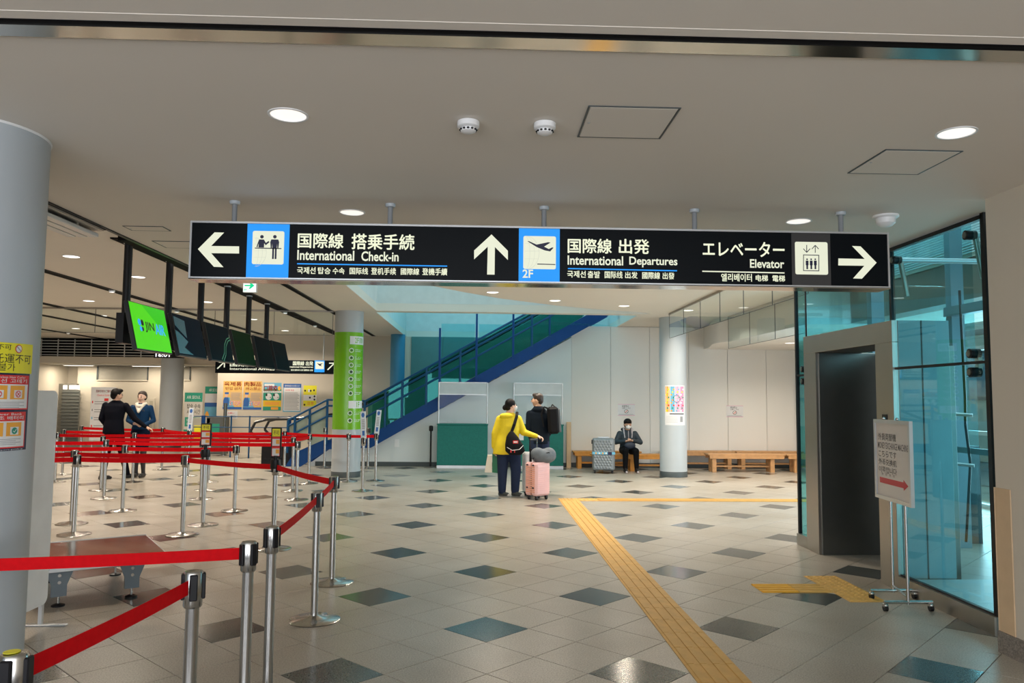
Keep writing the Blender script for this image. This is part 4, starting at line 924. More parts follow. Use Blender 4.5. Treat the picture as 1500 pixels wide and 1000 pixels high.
stander(130,567,170,645,22.0,'large white guidance board with red headings behind the man in the dark suit',listb)
def small(g, f): g.rect(f,0,0,1,1,mat('frosted',(.45,.52,.54),.4),.0004)
stander(163,582,177,612,21.0,'small pale screen on a stand between the two airline staff',small,'display_screen')
stander(119-14,612,82+2+30,652,20.2,'low grey notice stand beside the white partition',lambda g,f:(g.rect(f,.2,.3,.5,.7,P_['grey'],.001)),'notice_stand') if False else None
# leaflet rack
o = thing('leaflet_rack','small rack of yellow leaflets behind the queue barriers','rack',(on(283,655,1,21).x,20.9,0)); 
MB().bbox((0,0,0),(.45,.3,.95),mat('rack_grey',(.42,.41,.36),.5),.005).build('body', o); MB().box((.05,-.02,.35),(.40,0,.75),P_['yellow']).build('leaflets', o)
o = thing('leaflet_rack','small rack with a green poster right of the yellow leaflets','rack',(on(303,655,1,21).x,20.9,0)); 
MB().bbox((0,0,0),(.5,.3,.98),mat('rack_dark',(.10,.11,.11),.5),.005).build('body', o); MB().box((.08,-.02,.4),(.35,0,.8),P_['green']).build('leaflets', o)
o = thing('steel_bollard','tall slim steel post in front of the poster wall','post',(on(328,660,1,20.6).x,20.6,0)); MB().tube((0,0,0),(0,0,1.35),.045,dsteel,n=16).build('shaft', o); MB().lathe((0,0,0),[(.12,0),(.12,.01),(.05,.02)],steel,20).build('base', o)
o = thing('folded_easel','folded black easel leaning right of the far column','easel',(on(281,655,1,22.3).x-.2,22.3,0))
MB().tube((0,0,0),(.25,.1,1.6),.015,black,n=6).build('leg', o); MB().tube((.08,0,0),(.28,.1,1.6),.015,black,n=6).build('leg', o); MB().tube((.02,.2,0),(.26,.1,1.6),.015,black,n=6).build('leg', o)

# ------------------------------------------------------------------ white partition panel and platform
pb = thing('partition_board','tall white partition board on a steel foot beside the near column','partition',(-2.90,4.75,0))
pts = []
for cx,cy,a0 in ((0.60,0.19,-90),(0.60,1.50,0),(-0.60,1.50,90),(-0.60,0.19,180)):
    for i in range(6): t = math.radians(a0+i*18); pts.append((0.016, cx+.05*math.cos(t), cy+.05*math.sin(t)))
MB().prism(pts,(-0.032,0,0),white).build('board', pb)
for y_ in (-.58,.61): MB().box((-.012,y_-.012,.01),(.012,y_+.012,1.2),alu).build('leg', pb); MB().bbox((-.30,y_-.02,0),(.17,y_+.02,.012),alu,.003).build('foot', pb)
pf = thing('low_platform','low steel-topped folding platform on four adjustable feet','platform',(-3.10,6.35,0),math.atan2(.53,.85))
MB().bbox((-.50,-.52,.285),(.50,.52,.30),mirror,.003).build('top_plate', pf)
MB().bbox((-.51,-.535,.255),(.51,-.52,.305),alu,.003).bbox((-.51,.52,.255),(.51,.535,.305),alu,.003).bbox((-.51,-.52,.255),(-.50,.52,.30),alu,.003).bbox((.50,-.52,.255),(.51,.52,.30),alu,.003).build('edge_rail', pf)
lg = mat('bracket_grey',(0.17,0.21,0.24),.45,.3)
for x_ in (-.22,.26):
    MB().box((x_-.02,-.42,.15),(x_+.02,.42,.22),lg).build('cross_beam', pf)
    for y_ in (-.47,.40):
        q = MB().prism([(x_-.09,y_,.255),(x_+.09,y_,.255),(x_+.05,y_,.15),(x_+.05,y_,.07),(x_-.05,y_,.07),(x_-.05,y_,.15)],(0,.04,0),lg)
        for z in (.22,.17): q.tube((x_,y_-.004,z),(x_,y_,z),.012,steel,n=10)
        q.build('leg_bracket', pf); MB().tube((x_,y_+.02,.0),(x_,y_+.02,.08),.009,steel,n=10).lathe((x_,y_+.02,0),[(.045,0),(.045,.01),(.02,.02)],black,16).build('adjustable_foot', pf)
for x_ in (-.3,.0,.3): MB().tube((x_,-.54,.28),(x_,-.533,.28),.01,steel,n=8).build('bolt', pf)

# ------------------------------------------------------------------ money exchange sign on castors
mx_ = thing('wheeled_sign','framed white money exchange notice on a castor stand beside the lift','sign stand',(3.145,5.86,0),0)
A0 = Vector((0.03,0.32,0)); B0 = Vector((-0.04,-0.33,0)); dv = (B0-A0).normalized(); nv = Vector((dv.y,-dv.x,0)); 
if nv.x > 0: nv = -nv
Wd = (B0-A0).length; zb0, zt0 = .765,1.385
f = lambda a_,b_,w=0: A0+dv*a_+nv*w+Vector((0,0,zb0+b_*(zt0-zb0)))
def slab(mb, u0,u1,v0,v1,w0,w1,m):
    P8 = [f(u,v,w) for w in (w0,w1) for u,v in ((u0,v0),(u1,v0),(u1,v1),(u0,v1))]; mb.add(P8,[(0,1,2,3),(7,6,5,4),(0,4,5,1),(1,5,6,2),(2,6,7,3),(3,7,4,0)],m)
q = MB(); slab(q,0,Wd,0,.045,-.012,.014,alu); slab(q,0,Wd,.955,1,-.012,.014,alu); slab(q,0,.03,.045,.955,-.012,.014,alu); slab(q,Wd-.03,Wd,.045,.955,-.012,.014,alu); q.build('frame', mx_)
q = MB(); slab(q,.03,Wd-.03,.045,.955,-.010,.004,flat('exchange_paper',(.66,.63,.60))); q.build('sheet', mx_)
g = MB(); gm = flat('faded_ink',(.16,.15,.15)); rd = flat('faded_red',(.55,.06,.07))
for k,(t,x0_,x1_,y0_,y1_) in enumerate((('外貨両替機',.07,.40,.74,.83),('MONEY EXCHANGE MACHINE',.06,Wd-.045,.635,.715),('こちらです',.07,.40,.53,.61),('外币兑换机',.07,.40,.43,.51),('이쪽입니다',.07,.40,.33,.41))): g.text(f,t,x0_,y0_,x1_,y1_,gm,.005,.006)
for x_ in (0.12,0.19,0.26,0.33): g.text(f,'환',x_,.30,x_+.035,.33,gm,.005)
g.shape(f,[(.08,.20),(.08,.27),(Wd-.14,.27),(Wd-.14,.30),(Wd-.06,.235),(Wd-.14,.17),(Wd-.14,.20)],rd,.005); g.build('print', mx_, 0)
for (x_,y_) in ((.06,.17),(-.015,-.18)):
    MB().tube((x_,y_,.05),(x_,y_,zb0+.3),.012,steel,n=12).build('post', mx_)
    MB().tube((x_-.18,y_,.065),(x_+.18,y_,.065),.013,steel,n=10).build('foot_bar', mx_)
    for sx in (-.17,.17):
        c_ = MB().tube((x_+sx-.012,y_,.024),(x_+sx+.012,y_,.024),.024,black,n=14).sph((x_+sx,y_,.042),(.022,.022,.016),steel,10,6); c_.build('castor', mx_)
MB().tube((.06,.17,.10),(-.015,-.18,.10),.010,steel,n=8).build('cross_bar', mx_)
for u_ in (.17,.42): q = MB(); q.sph(f(u_,1.015,.0),(.014,.014,.012),steel,8,6); q.build('clip', mx_)

# ------------------------------------------------------------------ tactile paving
def tact(kind, x, y, w_, d_, m):     # lower-left corner
    b = MB().bbox((0,0,0),(w_-.003,d_-.003,.004),m,.001)
    if kind == 'y':
        for k in range(4): b.bbox((w_*(k+.5)/4-.019,.001,.004),(w_*(k+.5)/4+.019,d_-.004,.010),m,.002)
    elif kind == 'x':
        for k in range(4): b.bbox((.001,d_*(k+.5)/4-.019,.004),(w_-.004,d_*(k+.5)/4+.019,.010),m,.002)
    else:
        for i in range(5):
            for k in range(5): b.lathe((w_*(i+.5)/5,d_*(k+.5)/5,.004),[(.016,0),(.010,.005)],m,7)
    return b
def lay(label, cells):
    root = thing('tactile_paving', label, 'tactile paving', (cells[0][1], cells[0][2], 0.0005)); px_ = {}
    bx, by = cells[0][1], cells[0][2]
    for (kd,x,y,w_,d_,m) in cells:
        key = (kd,round(w_,3),round(d_,3),m.name)
        if key not in px_: o = tact(kd,0,0,w_,d_,m).build('paving_tile', root); px_[key] = o
        else: o = px_[key].copy(); C.objects.link(o); o.parent = root
        o.location = (x-bx,y-by,0)
cells = [('y',1.18,11.45-0.3*k,.3,.3,yel) for k in range(34)]
cells = [('dot',1.18,11.75,.3,.3,yel),('dot',1.48,11.75,.3,.3,yel)]+cells
lay('long yellow tactile strip running from the foreground to the corner by the pink suitcase', cells)
lay('thin yellow tactile strip running right from the corner towards the lift',[('x',1.78+.3*k,11.75,.3,.3,yel) for k in range(17)])
cells = [('x',2.25,6.22,.3,.28,yeln),('x',2.55,6.22,.27,.28,yel)]
cells += [('dot',2.82,5.93+.29*k,.29,.29,yel) for k in range(3)]
lay('short yellow tactile patch with raised dots in front of the lift', cells)

# ------------------------------------------------------------------ queue stanchions
TH = [PI*0.62]
def stan_parts(o, sticker=False, ang=0.6):
    lob = lambda t: 1-0.30*math.exp(-((math.atan2(math.sin(t-ang),math.cos(t-ang)))/0.20)**2)-0.16*math.exp(-((math.atan2(math.sin(t-ang-2.4),math.cos(t-ang-2.4)))/0.22)**2)
    MB().lathe((0,0,0),[(0.176,0),(0.178,0.006),(0.172,0.010),(0.10,0.014),(0.045,0.024),(0.030,0.035)],steel,48,lob).build('base_plate', o)
    MB().lathe((0,0,0),[(0.0245,0.02),(0.0245,0.76)],steel,20).build('pole', o)
    hd_ = MB().lathe((0,0,0),[(0.030,0.735),(0.0345,0.742),(0.0345,0.862),(0.031,0.868),(0.012,0.870)],steel,24).build('head', o)
    h = MB()
    for k in range(4):
        t = k*PI/2; c = Vector((math.cos(t),math.sin(t),0)); u_ = Vector((-c.y,c.x,0))
        M_ = Matrix((u_,c,Vector((0,0,1)))).transposed().to_4x4(); h.bbox((-0.014,0.028,0.765),(0.014,0.043,0.860),black,.004,M_)
    h.build('belt_cassette', hd_)
ST = dict(S0=on(22,955,2,.87),S1=on(284,835,2,.87),S2=on(365,792,2,.87),S3=on(399,770,2,.87),S4=fl(460,908),S5=fl(486,853),M13=fl(400,804),M1a=fl(104.6,767),M1b=fl(107.6,783),M2=fl(267,783),
  P297=fl(297,769),M3=fl(179,748),P343=fl(343,748),M5=fl(152,730),P294=fl(294,731),P434=fl(434,732),M4=fl(147.4,718),P301=fl(301,718),P428=fl(428,719),M6=fl(194,706),P305=fl(305,706),P452=fl(452,708),
  M10=fl(80,706),M7=fl(91,695),M11=fl(275,697),P417=fl(416,697),P509=fl(509.5,705),P550=fl(550,704),P531=fl(531,719),P475=fl(475,685),P541=fl(541.7,684)+Vector((0,-.30,0)),M8=fl(236.6,688),M9=on(120,623,2,.87))
ST.update(E1=Vector((-5.35,8.6,0)),E2=Vector((-5.65,9.3,0)),E3=Vector((-6.3,10.55,0)),E4=Vector((-7.0,11.85,0)),E0=Vector((-2.85,3.25,0)))
LB = dict(S0='cropped at the bottom left corner, yellow sticker on its cap',S1='large near one at lower left, its belt slanting down to the corner',S2='large near one whose level belt runs left past the near column',S3='near one just right of the level belt, starting a slanting belt',
 S4='one with its whole lobed base visible nearest the camera',S5='second whole one behind it, where two belts meet at an angle',M13='one carrying a narrow black framed notice at centre left',M1a='left one half hidden behind another near the white partition',M1b='front left one near the white partition',M2='front one where the belt leaves level and slants right',
 P297='one carrying a narrow black framed notice at left',M3='standing before the legs of the female staff member',P343='right end post of the third belt row',M5='standing close in front of the suited man, slightly right',P294='hidden behind the notice post, fourth belt row',P434='right end post of the fourth belt row',
 M4='standing close in front of the suited man, slightly left',P301='half hidden behind the notice post, fifth belt row',P428='right end post of the fifth belt row',M6='standing by the female staff member, under her hands',P305='thin far one behind the notice post, sixth belt row',P452='right end post of the sixth belt row',
 M10='at the very edge of the white partition',M7='far left one behind the partition edge',M11='one with a tall white sign left of the notice post',P417='far one just left of the blue stair foot',P509='one in front of the green column',P550='one with a tall white sign right of the green column',P531='one with a tall leaning white sign at the green column',
 P475='far one in front of the blue railing',P541='far dark-headed one right of the green column',M8='far one left of the white-signed post',M9='farthest left one in the back row',E1='end post of the first row hidden by the partition',E2='end post of the second row hidden by the partition',E3='end post of the third row hidden by the partition',E4='end post of the fourth row hidden by the partition',E0='post hidden behind the near column notices')
pr0 = None
for k, p in ST.items():
    p.z = 0; lb = 'steel queue post, '+LB[k]
    if pr0 is None:
        pr0 = thing('queue_post', lb, 'queue post', p, 0, 'steel queue posts'); stan_parts(pr0); r_ = pr0
    else: r_ = dup(pr0, lb, p, {'S4':0.35,'S5':0.1}.get(k, random.random()*6))
    if False: MB().lathe((-.008,0,.871),[(.020,0),(.020,.001)],P_['yellow'],16).build('sticker', r_)
    if k in ('M13','P297'):
        rr = r_.rotation_euler.z; q = MB(); Mz = Matrix.Rotation(-rr, 4, 'Z')
        sc_ = 1.0; z0b, z1b = (.91,1.215) if k=='M13' else (.93,1.20)
        MB().tube((0,0,.86),(0,0,z0b+.02),.022,black,n=12).lathe((0,0,.80),[(.05,0),(.055,.02),(.05,.09)],black,16).build('sign_clamp', r_)
        wdt = .052 if k=='M13' else .062
        MB().bbox((-wdt,-.012,z0b),(wdt,.012,z1b),black,.004,Mz).build('notice_frame', r_)
        g = MB(); f3 = (lambda Mz: (lambda a_,b_,w=0: Mz @ Vector((a_,-.0125-w,b_))))(Mz); e_ = wdt-.012; hh = z1b-z0b-.03; zz0 = z0b+.015
        g.rect(f3,-e_,zz0+hh*.72,e_,zz0+hh,P_['yellow'],.001).rect(f3,-e_,zz0+hh*.36,e_,zz0+hh*.71,P_['red'],.001).rect(f3,-e_,zz0,e_,zz0+hh*.35,P_['red'],.001)
        g.rect(f3,-e_+.004,zz0+hh*.38,e_-.004,zz0+hh*.63,P_['white'],.002).rect(f3,-e_+.004,zz0+.004,e_-.004,zz0+hh*.28,P_['white'],.002); g.rect(f3,0,zz0+hh*.45,e_-.006,zz0+hh*.6,P_['orange'],.003).rect(f3,0,zz0+hh*.1,e_-.006,zz0+hh*.25,P_['orange'],.003)
        g.text(f3,'不可',-e_*.7,zz0+hh*.78,e_*.7,zz0+hh*.93,P_['black'],.003); g.build('notice_print', r_, 0)
    if k in ('M11','P550','P531'):
        rr = r_.rotation_euler.z; Mz = Matrix.Rotation(-rr, 4, 'Z') @ Matrix.Translation((0,0,.84)) @ Matrix.Rotation(math.radians({'P531':-4,'P550':4,'M11':0}[k]),4,'Y') @ Matrix.Rotation(math.radians(-8),4,'X')
        MB().bbox((-.045,-.008,0),(.045,.008,.46),mat('sign_white',(.62,.68,.74),.35),.006,Mz).build('sign_panel', r_)
        g = MB(); f3 = (lambda Mz: (lambda a_,b_,w=0: Mz @ Vector((a_,-.0085-w,b_))))(Mz)
        g.disc(f3,0,.40,.026,P_['blue'],.001,16,.04).rect(f3,-.02,.06,.02,.14,P_['blue'],.001)
        for q_i in range(6): g.rect(f3,-.024,.17+q_i*.028,.024,.185+q_i*.028,P_['grey'],.001)
        g.build('sign_print', r_, 0)
o = MB().lathe((-.008,0,.871),[(.020,0),(.020,.001)],P_['yellow'],16).build('sticker', pr0)
rows = [('S0','S1','near slanting belt in the lower left corner'),('S2','E0','near level belt running left across the near column'),('S3','S4','near belt slanting up from the third near post'),('S4','S5','short belt between the two posts with whole bases'),
 ('S5','M13','belt from the corner post to the framed notice post at centre left'),('M13','M2','long front belt sloping gently right to the framed notice post'),('M2','M1b','front row belt between the two left front posts'),('M1b','E1','front row belt ending behind the partition'),
 ('P297','M1a','second row belt, long stretch'),('M1a','E2','second row belt ending behind the partition'),('P343','M3','third row belt, long stretch'),('M3','E3','third row belt ending behind the partition'),
 ('P434','P294','fourth row belt, right stretch'),('P294','M5','fourth row belt, middle stretch'),('M5','E4','fourth row belt ending behind the partition'),('P428','P301','fifth row belt, right stretch'),('P301','M4','fifth row belt, middle stretch'),
 ('P452','P305','sixth row belt, right stretch'),('P305','M6','sixth row belt, stretch past the notice post'),('M6','M10','sixth row belt, left stretch behind the suited man'),('P428','P452','short belt joining the right ends of two far rows'),
 ('P550','P509','belt from the white-signed post to the post at the green column'),('P509','P417','belt crossing in front of the green column to the left'),('P417','M11','seventh row belt across the middle'),('M11','M7','seventh row belt, left stretch behind the staff'),('M8','M9','back row belt, left stretch'),('M11','M8','back row belt joining the white-signed post')]
for a_, b_, lb in rows:
    A = ST[a_].copy(); B = ST[b_].copy(); d = (B-A).normalized(); A = A+d*.040; B = B-d*.040; n = Vector((-d.y,d.x,0))*.0012
    zc = .815; vs = []; F = []; N_ = 8; L_len = (B-A).length; sag = 0.006*L_len
    for i in range(N_+1):
        t = i/N_; c = A.lerp(B,t)+Vector((0,0,zc-sag*4*t*(1-t)))
        for sn, sz in ((-1,-1),(1,-1),(1,1),(-1,1)): vs.append(c+n*sn+Vector((0,0,.026*sz))-A)
    for i in range(N_):
        for j_ in range(4): F.append((i*4+j_,i*4+(j_+1)%4,(i+1)*4+(j_+1)%4,(i+1)*4+j_))
    F += [(3,2,1,0),tuple(N_*4+i for i in range(4))]
    m = MB().add(vs,F,red); o = tag(m.build('barrier_belt'),'red barrier tape, '+lb,'barrier tape','red barrier tapes'); o.location = A

# ------------------------------------------------------------------ counters, benches
gf = mat('green_fabric',(0.012,0.17,0.145),.8,noise=(30,.12)); fw = mat('frosted_panel',(.58,.62,.64),.4)
for x0,x1,lb in ((-0.98,0.13,'left green-fronted counter with a clear screen, below the staircase'),(0.68,1.80,'right green-fronted counter behind the two travellers')):
    o = thing('counter_booth',lb,'counter',((x0+x1)/2,17.15,0)); w_=(x1-x0)/2
    MB().bbox((-w_,0,.06),(w_,.28,.94),gf,.01).build('front_panel', o); MB().box((-w_,.01,0),(w_,.27,.06),alu).build('kick_plate', o); MB().bbox((-w_-.01,-.01,.94),(w_+.01,.29,.97),gf,.004).build('worktop', o)
    for sx in (-w_+.02,w_-.02): MB().tube((sx,.1,.97),(sx,.1,1.88),.016,alu,n=12).build('post', o)
    MB().box((-w_+.03,.095,1.62),(w_-.03,.105,1.87),fw).build('header_panel', o); MB().box((-w_+.03,.098,.98),(w_-.03,.103,1.61),acry).build('clear_screen', o)
    MB().box((-w_+.03,.09,1.605),(w_-.03,.11,1.62),alu).box((-w_+.03,.09,1.87),(w_-.03,.11,1.885),alu).build('cross_bar', o)
    if x0 > 0: MB().box((-.45,-.006,.62),(-.32,0,.88),paper).build('leaflet', o); MB().box((-.45,-.006,.30),(-.40,0,.60),P_['orange']).build('label_strip', o)
o = thing('queue_post','thin black queue post left of the first green counter','queue post',(on(631,684,2,0).x,17.28,0)); MB().lathe((0,0,0),[(.14,0),(.14,.01),(.03,.03)],dsteel,24).build('base_plate', o); MB().lathe((0,0,0),[(.02,.02),(.02,.80)],black,12).build('pole', o); MB().lathe((0,0,0),[(.04,.8),(.045,.82),(.045,.90),(.03,.92)],black,16).build('head', o)
o = tag(MB().bbox((1.90,17.42,0),(2.00,17.48,1.02),woodp,.005).build('corner_guard'),'pale wooden corner guard strip right of the counters','corner guard')
o = thing('corner_strip','tall white corner strip at the right end of the bench wall','trim',(7.2,17.55,0)); MB().bbox((-.03,-.02,0),(.03,.03,1.95),white,.005).build('strip', o)
def bench(x0, x1, y, h, m, label, legs, depth=.36):
    o = thing('wooden_bench',label,'bench',((x0+x1)/2,y,0)); w_=(x1-x0)/2
    for k in range(3): MB().bbox((-w_,-depth/2+k*depth/3+.003,h-.03),(w_,-depth/2+(k+1)*depth/3-.003,h),m,.003).build('seat_plank', o)
    MB().bbox((-w_+.03,-depth/2+.005,h-.10),(w_-.03,-depth/2+.035,h-.03),m,.003).bbox((-w_+.03,depth/2-.035,h-.10),(w_-.03,depth/2-.005,h-.03),m,.003).build('apron', o)
    for lx in legs:
        for sy in (-1,1): MB().bbox((lx-.045,sy*(depth/2-.08)-.045,0),(lx+.045,sy*(depth/2-.08)+.045,h-.03),m,.004).build('leg', o)
        MB().bbox((lx-.02,-depth/2+.1,.09),(lx+.02,depth/2-.1,.14),m,.003).build('leg_rail', o)
    for a_,b_ in zip(legs[:-1],legs[1:]):
        if b_-a_ > .5: MB().bbox((a_,-.02,.10),(b_,.02,.14),m,.003).build('stretcher', o)
bench(4.83,6.50,16.65,.39,wood,'front pine bench right of the grey column, left half',(-.70,.56))
bench(6.53,8.2,16.65,.39,wood,'front pine bench continuing right behind the lift glass',(-.62,.6))
bench(2.03,3.55,17.38,.38,wooda,'amber bench against the wall at the far left, behind the silver suitcase',(-.62,.60))
bench(2.36,4.20,16.80,.36,wooda,'amber bench on which the masked traveller sits',(-.72,-.05,.75))
bench(4.05,5.65,17.38,.40,wood,'pine bench against the wall right of the grey column',(-.68,.68))
bench(5.68,7.2,17.38,.40,wood,'pine bench against the wall at far right',(-.6,.6))

# ------------------------------------------------------------------ suitcases and bags
def suitcase(name, label, loc, rz, w_, d_, h_, m, style, edge=black):
    o = thing(name,label,'suitcase',loc,rz)
    zb_ = .065
    MB().bbox((-w_/2,-d_/2,zb_),(w_/2,-.006,zb_+h_),m,.03).build('front_shell', o); MB().bbox((-w_/2,.006,zb_),(w_/2,d_/2,zb_+h_),m,.03).build('back_shell', o)
    MB().bbox((-w_/2+.012,-.008,zb_+.012),(w_/2-.012,.008,zb_+h_-.012),dgrey if style!='rib' else mat('pink_zip',(.55,.25,.16),.5),.004).build('zip_band', o)
    if style == 'rib':
        g = MB()
        for k in range(13): g.bbox((-w_/2+.03,-d_/2-.006,zb_+.05+k*(h_-.1)/13),(w_/2-.03,-d_/2+.004,zb_+.05+(k+.62)*(h_-.1)/13),m,.003)
        for k in range(13):
            for sx in (-1,1): g.bbox((sx*w_/2-.004,-d_/2+.03,zb_+.05+k*(h_-.1)/13),(sx*w_/2+.004,d_/2-.03,zb_+.05+(k+.62)*(h_-.1)/13),MAT.get('pink_side',m),.002) if sx<0 else None
        g.build('ribs', o)
        g = MB()
        for z in (.12,h_-.04):
            for y_ in (-d_/4,d_/4): g.bbox((-w_/2-.008,y_-.018,zb_+z-.012),(-w_/2,y_+.018,zb_+z+.012),black,.003)
        g.build('studs', o)
    elif style == 'diamond':
        g = MB(); n_ = 6; rws = 11
        for i in range(n_):
            for j_ in range(rws):
                cx = -w_/2+.05+(i+(j_%2)*.5)*(w_-.1)/(n_-.5+.5); cz = zb_+.06+j_*(h_-.12)/(rws-1)
                if cx > w_/2-.03: continue
                a_, b_ = .028,.034; y_ = -d_/2-.001; g.add([(cx-a_,y_,cz),(cx,y_,cz-b_),(cx+a_,y_,cz),(cx,y_,cz+b_),(cx,y_-.012,cz)],[(0,1,4),(1,2,4),(2,3,4),(3,0,4)],m)
        g.build('facets', o, 0)
        MB().bbox((-w_/2-.004,-d_/2-.016,zb_+h_*.5),(w_/2+.004,d_/2+.004,zb_+h_*.5+.05),P_['sky'],.003).bbox((w_*.18,-d_/2-.022,zb_+h_*.49),(w_*.36,-d_/2-.016,zb_+h_*.5+.055),ink,.002).build('luggage_strap', o)
        g = MB(); f5 = lambda a_,b_,w=0: Vector((a_,-d_/2-.0165-w,b_))
        for k in range(4): g.disc(f5,-w_*.35+k*.07,zb_+h_*.5+.025,.018,[P_['orange'],P_['white'],P_['orange'],P_['white']][k],.001,10)
        g.build('strap_pattern', o, 0)
    for sx in (-1,1):
        for sy in (-1,1):
            x_, y_ = sx*(w_/2-.05), sy*(d_/2-.05)
            MB().tube((x_-.012,y_,.024),(x_+.012,y_,.024),.024,black,n=14).bbox((x_-.02,y_-.02,.03),(x_+.02,y_+.02,zb_+.005),black,.004).build('wheel', o)
    return o, zb_+h_
pink = mat('pink_shell',(.80,.50,.50),.35); mat('pink_side',(.78,.38,.27),.4)
sc1, zt1 = suitcase('suitcase','ribbed pink suitcase held by the woman in yellow',(0.86,11.95,0),math.radians(38),.30,.27,.50,pink,'rib')
hd = MB().tube((-.07,.10,zt1-.02),(-.07,.10,zt1+.33),.009,black,n=8).tube((.07,.10,zt1-.02),(.07,.10,zt1+.33),.009,steel,n=8).bbox((-.085,.085,zt1+.32),(.085,.115,zt1+.35),black,.008); hd.build('pull_handle', sc1)
MB().tube((-.07,.08,zt1),(-.07,.07,zt1+.2),.014,black,n=8).build('tag_strap', sc1)
sc2, _ = suitcase('suitcase','pale grey suitcase half hidden behind the pink one',(0.86,12.38,0),math.radians(8),.40,.25,.62,mat('pale_shell',(.66,.68,.70),.35),'plain')
sc3, zt3 = suitcase('suitcase','large silver suitcase with diamond relief and a patterned strap beside the seated traveller',(2.54,16.22,0),math.radians(-6),.46,.28,.66,mat('silver_shell',(.20,.225,.24),.3,.3),'diamond')
MB().bbox((-.12,-.02,zt3),(.12,.02,zt3+.025),alu,.006).build('handle', sc3); MB().bbox((-.25,-.06,zt3-.12),(-.23,.0,zt3-.04),black,.004).build('side_handle', sc3)

# ------------------------------------------------------------------ bodies
def cap(p0, p1, r0, r1): return ('c', Vector(p0), Vector(p1), r0, r1)
def ell(c, r): return ('e', Vector(c), Vector(r))
def loft(rows_): return ('l', rows_)             # rows: (x, y, z, rx, ry)
def blob(name, parts, parent, voxel=0.009, smooth=3, M=None):
    # parts = [(primitive, material)]: union remeshed into one continuous surface, material by nearest primitive
    mb = MB(); dummy = parts[0][1]
    for pr_, m in parts:
        if pr_[0] == 'c':
            _, a_, b_, r0, r1 = pr_
            mb.sph(a_, r0, dummy, 14, 10); mb.sph(b_, r1, dummy, 14, 10)
            if (b_-a_).length > 1e-4: mb.tube(a_, b_, r0, dummy, r1, 14)
        elif pr_[0] == 'e': mb.sph(pr_[1], pr_[2], dummy, 20, 14)
        else:
            rr = pr_[1]; n_ = 24; vs = []; F = []
            for (x,y,z,rx,ry) in rr:
                for i in range(n_): t = 2*PI*i/n_; vs.append((x+rx*math.cos(t), y+ry*math.sin(t), z))
            for k in range(len(rr)-1):
                for i in range(n_): F.append((k*n_+i,k*n_+(i+1)%n_,(k+1)*n_+(i+1)%n_,(k+1)*n_+i))
            F += [tuple(range(n_))[::-1], tuple(range((len(rr)-1)*n_, len(rr)*n_))]; mb.add(vs, F, dummy)
    o = mb.build(name, parent, 0)
    md = o.modifiers.new('r','REMESH'); md.mode = 'VOXEL'; md.voxel_size = voxel; md.use_smooth_shade = True
    ms = o.modifiers.new('s','SMOOTH'); ms.iterations = smooth; ms.factor = 0.5
    dg = bpy.context.evaluated_depsgraph_get(); me = bpy.data.meshes.new_from_object(o.evaluated_get(dg)); o.modifiers.clear()
    mats = []
    for _, m in parts:
        if m not in mats: mats.append(m)
    me.materials.clear()
    for m in mats: me.materials.append(m)
    n_ = len(me.polygons); cc = np.empty(n_*3); me.polygons.foreach_get('center', cc); cc = cc.reshape(-1,3)
    best = np.full(n_, 1e9); idx = np.zeros(n_, int)
    for pr_, m in parts:
        if pr_[0] == 'c':
            a_, b_ = np.array(pr_[1]), np.array(pr_[2]); d = b_-a_; L2 = max((d@d), 1e-9); t = np.clip((cc-a_)@d/L2, 0, 1)
            dist = np.linalg.norm(cc-(a_+t[:,None]*d), axis=1)-(pr_[3]+(pr_[4]-pr_[3])*t)
        elif pr_[0] == 'e':
            r = np.array(pr_[2]); q = (cc-np.array(pr_[1]))/r; dist = (np.linalg.norm(q, axis=1)-1)*r.min()
        else:
            R_ = np.array(pr_[1]); z = cc[:,2]; zs = R_[:,2]; o_ = np.argsort(zs); R_ = R_[o_]; zs = R_[:,2]
            x = np.interp(z,zs,R_[:,0]); y = np.interp(z,zs,R_[:,1]); rx = np.interp(z,zs,R_[:,3]); ry = np.interp(z,zs,R_[:,4])
            dist = (np.hypot((cc[:,0]-x)/rx,(cc[:,1]-y)/ry)-1)*np.minimum(rx,ry)
            out = np.maximum(zs[0]-z, z-zs[-1]); dist = np.maximum(dist, out)
        k = dist < best; best[k] = dist[k]; idx[k] = mats.index(m)
    me.polygons.foreach_set('material_index', idx.astype(np.int32)); me.polygons.foreach_set('use_smooth', [True]*n_)
    o.data = me; return o
skin = mat('skin',(0.62,0.38,0.27),.5,noise=(30,.04)); skin2 = mat('skin_pale',(0.70,0.46,0.36),.5,noise=(30,.04))
hair = mat('hair_black',(0.005,0.004,0.004),.6,spec=.2); hairb = mat('hair_brown',(0.03,0.017,0.012),.45)
mask = mat('face_mask',(0.72,0.74,0.76),.7); eyem = mat('eye_dark',(0.01,0.008,0.008),.3); lip = mat('lips',(0.42,0.13,0.12),.5)
